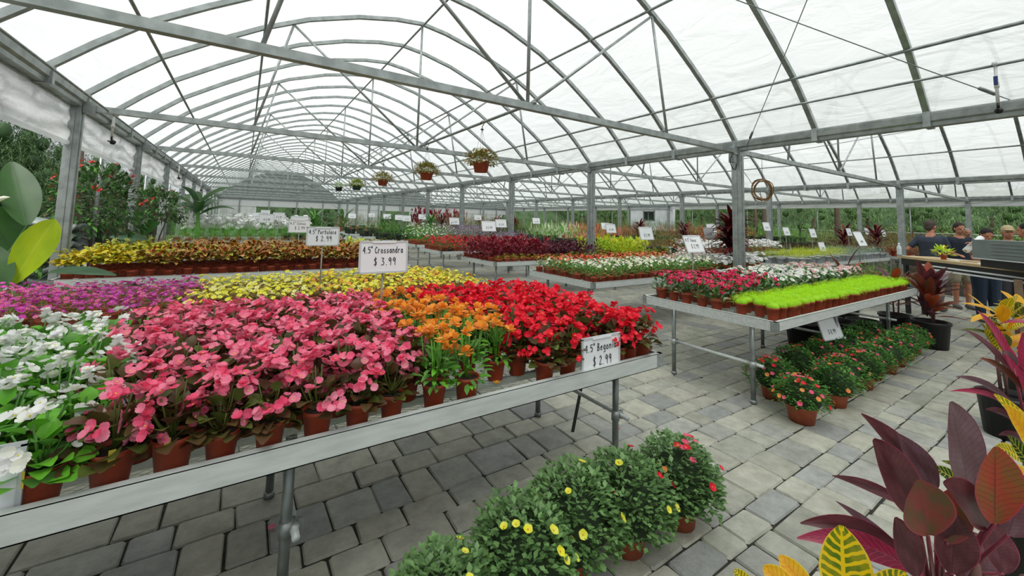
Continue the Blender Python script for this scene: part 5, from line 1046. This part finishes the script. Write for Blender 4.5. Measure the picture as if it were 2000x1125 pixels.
def person(loc, face, label, H=1.78, larm=None, rarm=None, head_turn=0, head_tilt=0, hair='3a2c20', cap=None, shirt='2c3442', bottoms='a8a8a4', short=True, lean=0, logo=False, sleeve=.5, long_hair=False, low=False):
    root = empty('person', loc, math.atan2(face[1], face[0]) - PI / 2); tag(root, label, 'person'); k = H / 1.78
    skin = M('skin', hexc('b07c60'), .55, 0, hexc('a87058'), 8); V = lambda x, y, z: Vector((x * k, (y + max(0, z - .95) * lean) * k, z * k))
    m = MB()
    limb(m, [V(0, 0, 1.0), V(0, .0, 1.2), V(0, -.01, 1.38), V(0, -.01, 1.45)], [.13, .125, .13, .09]); 
    for s in (-1, 1): limb(m, [V(s * .06, 0, 1.0), V(s * .07, 0, 1.2), V(s * .09, -.01, 1.37), V(s * .165, -.01, 1.42)], [.1, .095, .1, .055])
    limb(m, [V(0, -.01, 1.42), V(0, .01, 1.56)], [.06, .055])
    for s in (-1, 1):
        limb(m, [V(s * .09, 0, .95), V(s * .1, .01, .5), V(s * .1, -.01, .1)], [.088, .056, .038]); m.blob(V(s * .1, -.035, .32), .05 * k, 10, 6, (1, 1, 1.9)); limb(m, [V(s * .1, -.03, .06), V(s * .11, .1, .04)], [.04, .032])
    arms = []
    for s, a in ((-1, larm), (1, rarm)):
        sh = V(s * .175, -.01, 1.42); el, wr = a or ((s * .24, -.03, 1.14), (s * .25, .06, .9)); el, wr = V(*el), V(*wr); arms.append((sh, el, wr)); limb(m, [sh, el, wr], [.052, .04, .028]); hand(m, wr, wr - el, curl=.6)
    # head
    hm = Matrix.Rotation(head_turn, 3, 'Z') @ Matrix.Rotation(head_tilt, 3, 'X'); hc = V(0, .03, 1.655); HP = lambda x, y, z: hc + hm @ Vector((x * k, y * k, z * k))
    def hb(m, x, y, z, r, sq): 
        st = len(m.v); m.blob((0, 0, 0), r * k, 14, 9, sq)
        for i in range(st, len(m.v)): m.v[i] = tuple(HP(x, y, z) + hm @ Vector(m.v[i]))
    hb(m, 0, -.01, .02, .1, (.78, .98, 1.0)); hb(m, 0, .02, -.045, .075, (.82, .95, .95)); hb(m, 0, .05, -.085, .035, (1, .9, .8)); hb(m, 0, .1, -.02, .016, (.9, 1.1, 1.6)); hb(m, 0, .088, -.058, .018, (1.5, .6, .45))
    for s in (-1, 1): hb(m, s * .078, -.005, -.01, .026, (.4, .8, 1.3)); hb(m, s * .03, .083, .018, .014, (1.3, .6, .8))
    remeshed('body', m, skin, root)
    e = MB()
    for s in (-1, 1): hb(e, s * .03, .092, .008, .0085, (1.2, .6, .8))
    e.build('eyes', M('eye_dark', (.02, .015, .012), .3), root)
    m = MB(); hb(m, 0, -.025, .035, .106, (.8, .98, .95)); hb(m, 0, -.06, -.01, .075, (1.05, .7, 1.2))
    if long_hair: hb(m, 0, -.07, -.12, .08, (1.1, .6, 1.8))
    remeshed('hair', m, M('hair_' + hair, hexc(hair), .7, 0, tuple(c * .6 for c in hexc(hair)), 60), root, .009, 1)
    if cap: m = MB(); hb(m, 0, -.02, .05, .112, (.82, 1, .85)); hb(m, 0, .1, .045, .06, (1.1, 1.1, .18)); remeshed('cap', m, M('cap_' + cap, hexc(cap), .8), root, .009, 1)
    m = MB(); sm = M('shirt_' + shirt, hexc(shirt), .85, 0, tuple(c * .8 for c in hexc(shirt)), 5, .3, 12)
    limb(m, [V(0, 0, .98), V(0, 0, 1.2), V(0, -.01, 1.36), V(0, -.01, 1.455)], [.142, .14, .145, .075])
    for s, (sh, el, wr) in zip((-1, 1), arms):
        limb(m, [V(s * .07, 0, .97), V(s * .08, 0, 1.2), V(s * .1, -.01, 1.37), V(s * .165, -.01, 1.425)], [.115, .11, .115, .068]); limb(m, [sh, sh.lerp(el, sleeve + .15)], [.066, .06])
    remeshed('shirt', m, sm, root, .012, 4)
    if logo: m = MB(); m.box(V(-.07, .155, 1.33), (.06, .008, .02)); m.build('shirt_logo', white_m, root)
    m = MB(); bm_ = M('cloth_' + bottoms, hexc(bottoms), .85, 0, tuple(c * .85 for c in hexc(bottoms)), 6)
    zl = .6 if short else .12
    limb(m, [V(0, 0, 1.0), V(0, 0, .9)], [.14, .13])
    for s in (-1, 1): limb(m, [V(s * .06, 0, .98), V(s * .09, 0, .86), V(s * (.11 if short else .1), 0.0, zl)], [.115, .118, .1 if short else .06])
    remeshed('shorts' if short else 'trousers', m, bm_, root, .012, 3)
    for s in (-1, 1): m = MB(); limb(m, [V(s * .1, -.04, .05), V(s * .11, .06, .045), V(s * .115, .13, .035)], [.048, .045, .035]); remeshed('shoe', m, M('shoe_grey', hexc('5a5a58'), .6), root, .01, 2)
    return root
person((11.86, 2.3, 0), (.97, -.1), 'man in a navy T-shirt and light shorts seen from behind at the counter', 1.83, larm=((-.33, -.1, 1.18), (-.27, .1, 1.08)), rarm=((.24, .06, 1.17), (.2, .34, 1.12)), head_turn=-.35, head_tilt=-.2, hair='4a4038', shirt='39404e', bottoms='a9acaa')
person((12.75, 2.05, 0), (-.75, -.62), 'man in a dark navy polo with a small logo, facing the counter', 1.8, rarm=((.26, .0, 1.16), (.2, .28, 1.12)), hair='2c1c14', shirt='1c2634', bottoms='9a927c', logo=True, head_tilt=-.15)
person((10.62, .93, 0), (.2, .95), 'man in a black T-shirt with dark hair reaching out his arm at the right edge', 1.78, larm=((-.3, .2, 1.38), (-.42, .45, 1.42)), hair='1a1614', shirt='161a1e', bottoms='2c3a4c', short=False)
person((12.0, 1.3, 0), (-.9, -.3), 'person wearing a khaki cap behind the man in black', 1.74, hair='8a6a4a', cap='b0a07c', shirt='4a3430', bottoms='3a3a40', short=False)
person((11.35, 1.52, 0), (-.8, -.5), 'dark-haired person bending over the white roll behind the counter', 1.68, rarm=((.22, .14, 1.2), (.12, .34, 1.18)), larm=((-.22, .14, 1.2), (-.1, .34, 1.2)), hair='181412', shirt='6a5450', bottoms='2c3a4c', short=False, head_tilt=-.4, lean=.12)
person((17.8, 2.7, 0), (-.8, -.5), 'grey-haired person in the distance behind the bushes', 1.72, hair='9a948c', shirt='8c8884', bottoms='5a5a58', short=False)
wr_ = W(1902, 478, 6.9); t = empty('wrapping_roll', wr_); tag(t, 'white paper roll held up slanting by the dark-haired person', 'paper roll')
m = MB(); q0 = W(1886, 490, 6.9) - wr_; q1 = W(1917, 464, 6.9) - wr_; m.tube([q0, q1], .045, n=14); m.build('roll', white_m, t); m = MB(); m.tube([q0 * 1.01, q0 * 1.03], .02, n=10); m.build('core', M('core_tan', hexc('a08a6a'), .7), t)

# ---------------------------------------------------------------- white shed wall, fence
t = empty('shed', (25.75, 20.1, 0)); tag(t, 'white sheeted shed front with one small window between the far right posts', 'shed')
m = MB(); sw = M('shed_sheet', hexc('dfe4e6'), .5, 0, hexc('cdd4d6'), 2)
for y, z, dy, dz in ((0, 2.83, 3.7, .5), (0, .95, 3.7, 1.9), (-1.12, 2.24, 1.46, .68), (1.2, 2.24, 1.3, .68)): m.box((0, y, z), (.06, dy, dz))
m.box((.2, 1.84, 1.5), (.4, .05, 3.0)); m.box((.2, -1.84, 1.5), (.4, .05, 3.0)); m.build('wall_sheet', sw, t)
m = MB()
for y in (-.42, .58): m.box((-.04, y, 2.24), (.05, .06, .8))
for z in (1.9, 2.58): m.box((-.04, .08, z), (.05, 1.06, .06))
m.build('window_frame', galv_d, t); m = MB(); m.box((.02, .08, 2.24), (.02, .96, .64)); m.build('window_pane', M('dark_glass', (.01, .02, .015), .15), t)
m = MB(); m.box((-.04, 0, 2.7), (.03, 3.7, .04)); m.build('seam_strip', galv_d, t)
t = empty('fence', (29.5, 0, 0)); tag(t, 'thin wire fence with black posts outside beyond the open side', 'fence')
for k in range(14): m = MB(); m.box((0, -4 + k * 2.6, .8), (.08, .08, 1.6)); m.build('fence_post', blackp, t)
for z in (1.5, .8): m = MB(); m.tube([(0, -5, z), (0, 32, z)], .02, n=6); m.build('fence_wire', galv_d, t)

# ---------------------------------------------------------------- trees and shrubs outside
def tree_mesh(seed, rad, h, n, L, mats, name='crown', wfac=.55):
    m = MB(); r = random.Random(seed); lumps = [(Vector((r.uniform(-.6, .6) * rad, r.uniform(-.6, .6) * rad, r.uniform(-.75, .75) * h)), r.uniform(.35, .55)) for _ in range(14)]
    for i in range(n):
        c, k = lumps[i % 14]; d = rdir(r, -.9); q = r.uniform(.55, 1.15); m.mi = r.choice((0, 0, 1)); m.leaf(c + Vector((d.x * rad * k * q, d.y * rad * k * q, d.z * h * k * q)), d + Vector((r.uniform(-1, 1), r.uniform(-1, 1), r.uniform(-1, .4))), L * r.uniform(.7, 1.3), L * wfac, .4, .1, 1)
    for c, k in lumps: m.mi = 1; m.blob(c, rad * k * .22, 7, 5, (1, 1, h / rad))
    return m.mesh(name, mats)
tg1 = [M('tree_leaf_dark', hexc('48663a'), .7, 0, hexc('587844'), 2), M('tree_leaf_deep', hexc('30492a'), .8, 0, hexc('3c5a34'), 3)]
tg2 = [M('tree_leaf_green', hexc('5f8046'), .7, 0, hexc('729252'), 2), M('tree_leaf_green2', hexc('48683a'), .8, 0, hexc('567a46'), 3)]
tg3 = [M('bush_leaf_light', hexc('7c964c'), .7, 0, hexc('6a8a44'), 2), M('bush_leaf_light2', hexc('5a7838'), .8)]
tg4 = [M('bush_leaf_rust', hexc('8a6a48'), .7, 0, hexc('6f7a40'), 2), M('bush_leaf_rust2', hexc('5f5c34'), .8)]
TR = {1: [tree_mesh(s, 2.2, 3.4, 7500, .24, tg1) for s in (1, 2)], 2: [tree_mesh(s + 5, 2.6, 2.6, 6500, .3, tg2) for s in (1, 2)], 3: [tree_mesh(s + 9, 1.1, .85, 2600, .15, tg3) for s in (1, 2)], 4: [tree_mesh(s + 13, .8, .6, 2200, .11, tg4) for s in (1, 2)]}
TK = MB(); TK.tube([(0, 0, 0), (.05, 0, 2), (0, 0, 4)], [.22, .17, .12], n=10); TK = TK.mesh('trunk', M('tree_bark', hexc('6a5c4e'), .9, 0, hexc('4e4238'), 12, .6, 30, aniso=(3, 3, .6)))
rt_ = random.Random(21)
def tree(kind, x, y, zc, s, label, group, name='tree', cat='tree', trunk=True):
    t = empty(name, (x, y, 0), rt_.uniform(0, 6)); tag(t, label, cat, group); link('crown', rt_.choice(TR[kind]), t, (0, 0, zc), 0, s)
    if trunk: link('trunk', TK, t, (0, 0, 0), 0, (1, 1, max(.3, zc / 4)))
def bank(pts, label, seed):
    # closed earth bank grown over with rough undergrowth; pts = rows of (x, y, z) profile lines
    r = random.Random(seed); nrow = len(pts); ncol = len(pts[0]); m = MB()
    m.add([(x + r.uniform(-.35, .35), y + r.uniform(-.35, .35), z + (r.uniform(-.3, .45) if z > .1 else 0)) for row in pts for x, y, z in row], [(i * ncol + k, (i + 1) * ncol + k, (i + 1) * ncol + k + 1, i * ncol + k + 1) for i in range(nrow - 1) for k in range(ncol - 1)], False)
    o = m.build('hill', M('bank_growth', hexc('3e5632'), .95, 0, hexc('2c4226'), 1.2, 1.0, 4)); structure(o, label, 'hill')
def prof(f, n): return [f(i / n) for i in range(n + 1)]
bank([[(46 + 34 * a, -45 + 1.6 * j, 6.2 * math.sin(min(1, a * 2.2) * PI / 2) * (1 - .3 * a)) for a in prof(lambda t: t, 16)] for j in range(80)], 'overgrown green rise behind the far tree line', 1)
bank([[(-12 + 1.4 * i, 46.6 + 14 * a, 3.4 * math.sin(min(1, a * 3) * PI / 2)) for a in prof(lambda t: t, 10)] for i in range(44)], 'dark overgrown bank behind the far end wall', 2)
bank([[(-10.2 - 8 * a, -6 + 1.3 * j, 5.6 * math.sin(min(1, a * 2.5) * PI / 2)) for a in prof(lambda t: t, 8)] for j in range(42)], 'dark overgrown bank behind the trees by the curtained side', 3)
k = 0
for j in range(13):
    y = 4 + j * 3.4; tree(1, -6.2 - rt_.uniform(0, .8), y, 1.9, .82, 'dense dark tree outside the curtained side, %s from the near end' % ordn(j), 'dark trees along the curtained side')
for j in range(10): tree(1, -9.0, 1 + j * 4.0, 3.0, 1.15, 'tall dark tree behind the first tree line, %s from the near end' % ordn(j), 'second line of trees beyond the curtain')
t = empty('tree', (-4.0, 15.8, 0)); tag(t, 'thick bare brown tree trunk close outside the curtain', 'tree'); m = MB(); m.tube([(0, 0, 0), (.03, 0, 2), (-.03, 0, 4.0)], [.27, .21, .17], n=14); m.build('trunk', M('tree_bark', hexc('6a5c4e'), .9), t)
for j in range(12): tree(1, -3.5 + j * 2.6, 44.5 + rt_.uniform(0, 1.2), 1.4, .7, 'dark tree beyond the far end wall, %s from the curtained side' % ordn(j), 'trees beyond the end wall')
for j in range(24):
    a = -20 + j * 3.6; tree(2, 44 + rt_.uniform(-2, 3), a, 2.6, 1.2, 'rounded green tree of the far tree line, %s from the near end' % ordn(j), 'far tree line on the open side')
for j in range(12): tree(2, 60, -30 + j * 10, 4.2, 2.4, 'hazy tree on the rise behind the far tree line, %s from the near end' % ordn(j), 'trees on the far rise')
for j in range(20): tree(3, 31.5 + rt_.uniform(-.8, 1.6), -6 + j * 1.9, .85, 1.1, 'light green bush outside past the wire fence, %s from the near end' % ordn(j), 'light green bushes by the fence', 'bush', 'bush', False)
for j in range(12): tree(4, 19.0 + (j % 3) * 2.0, -2.4 + j * .95, .75, 1.15, 'rusty flowering bush inside the far bay, %s from the near end' % ordn(j), 'rusty bushes in the far bay', 'bush', 'bush', False)
for j in range(4): tree(4, 13.6 + j * .9, 1.3 + .5 * j - (j % 2) * .6, .7, .95, 'reddish bush behind the people, %s from the counter' % ordn(j), 'reddish bushes behind the people', 'bush', 'bush', False)
for j in range(5): tree(4 if j % 2 else 3, 9.9 + j * .75, 3.35, .42, .52, 'low bush on the floor behind the counter end, %s from the right bench' % ordn(j), 'low bushes behind the counter end', 'bush', 'bush', False)
for j, (x, y) in enumerate(((29, 13.5), (27.5, 9), (33, 16), (28.5, 24))):
    t = empty('tree', (x, y, 0)); tag(t, 'slim bare trunk rising outside the open side, %s from the near end' % ordn(j), 'tree', 'slim trunks outside'); link('trunk', TK, t, (0, 0, 0), 0, (.7, .7, 1.6))
m = MB(); r = random.Random(8)
for i in range(9000): x, y = -2.6 - r.random() * 2.6, 9 + r.random() * 26; m.leaf((x, y, -.01), (r.uniform(-.4, .4), r.uniform(-.4, .4), 1), r.uniform(.1, .22), .014, .6, .1, 2, 1)
tag(m.build('grass', LF('grass_blade', '6a8a3c', '557832')), 'strip of green grass outside the curtained wall', 'grass', None, 'stuff')
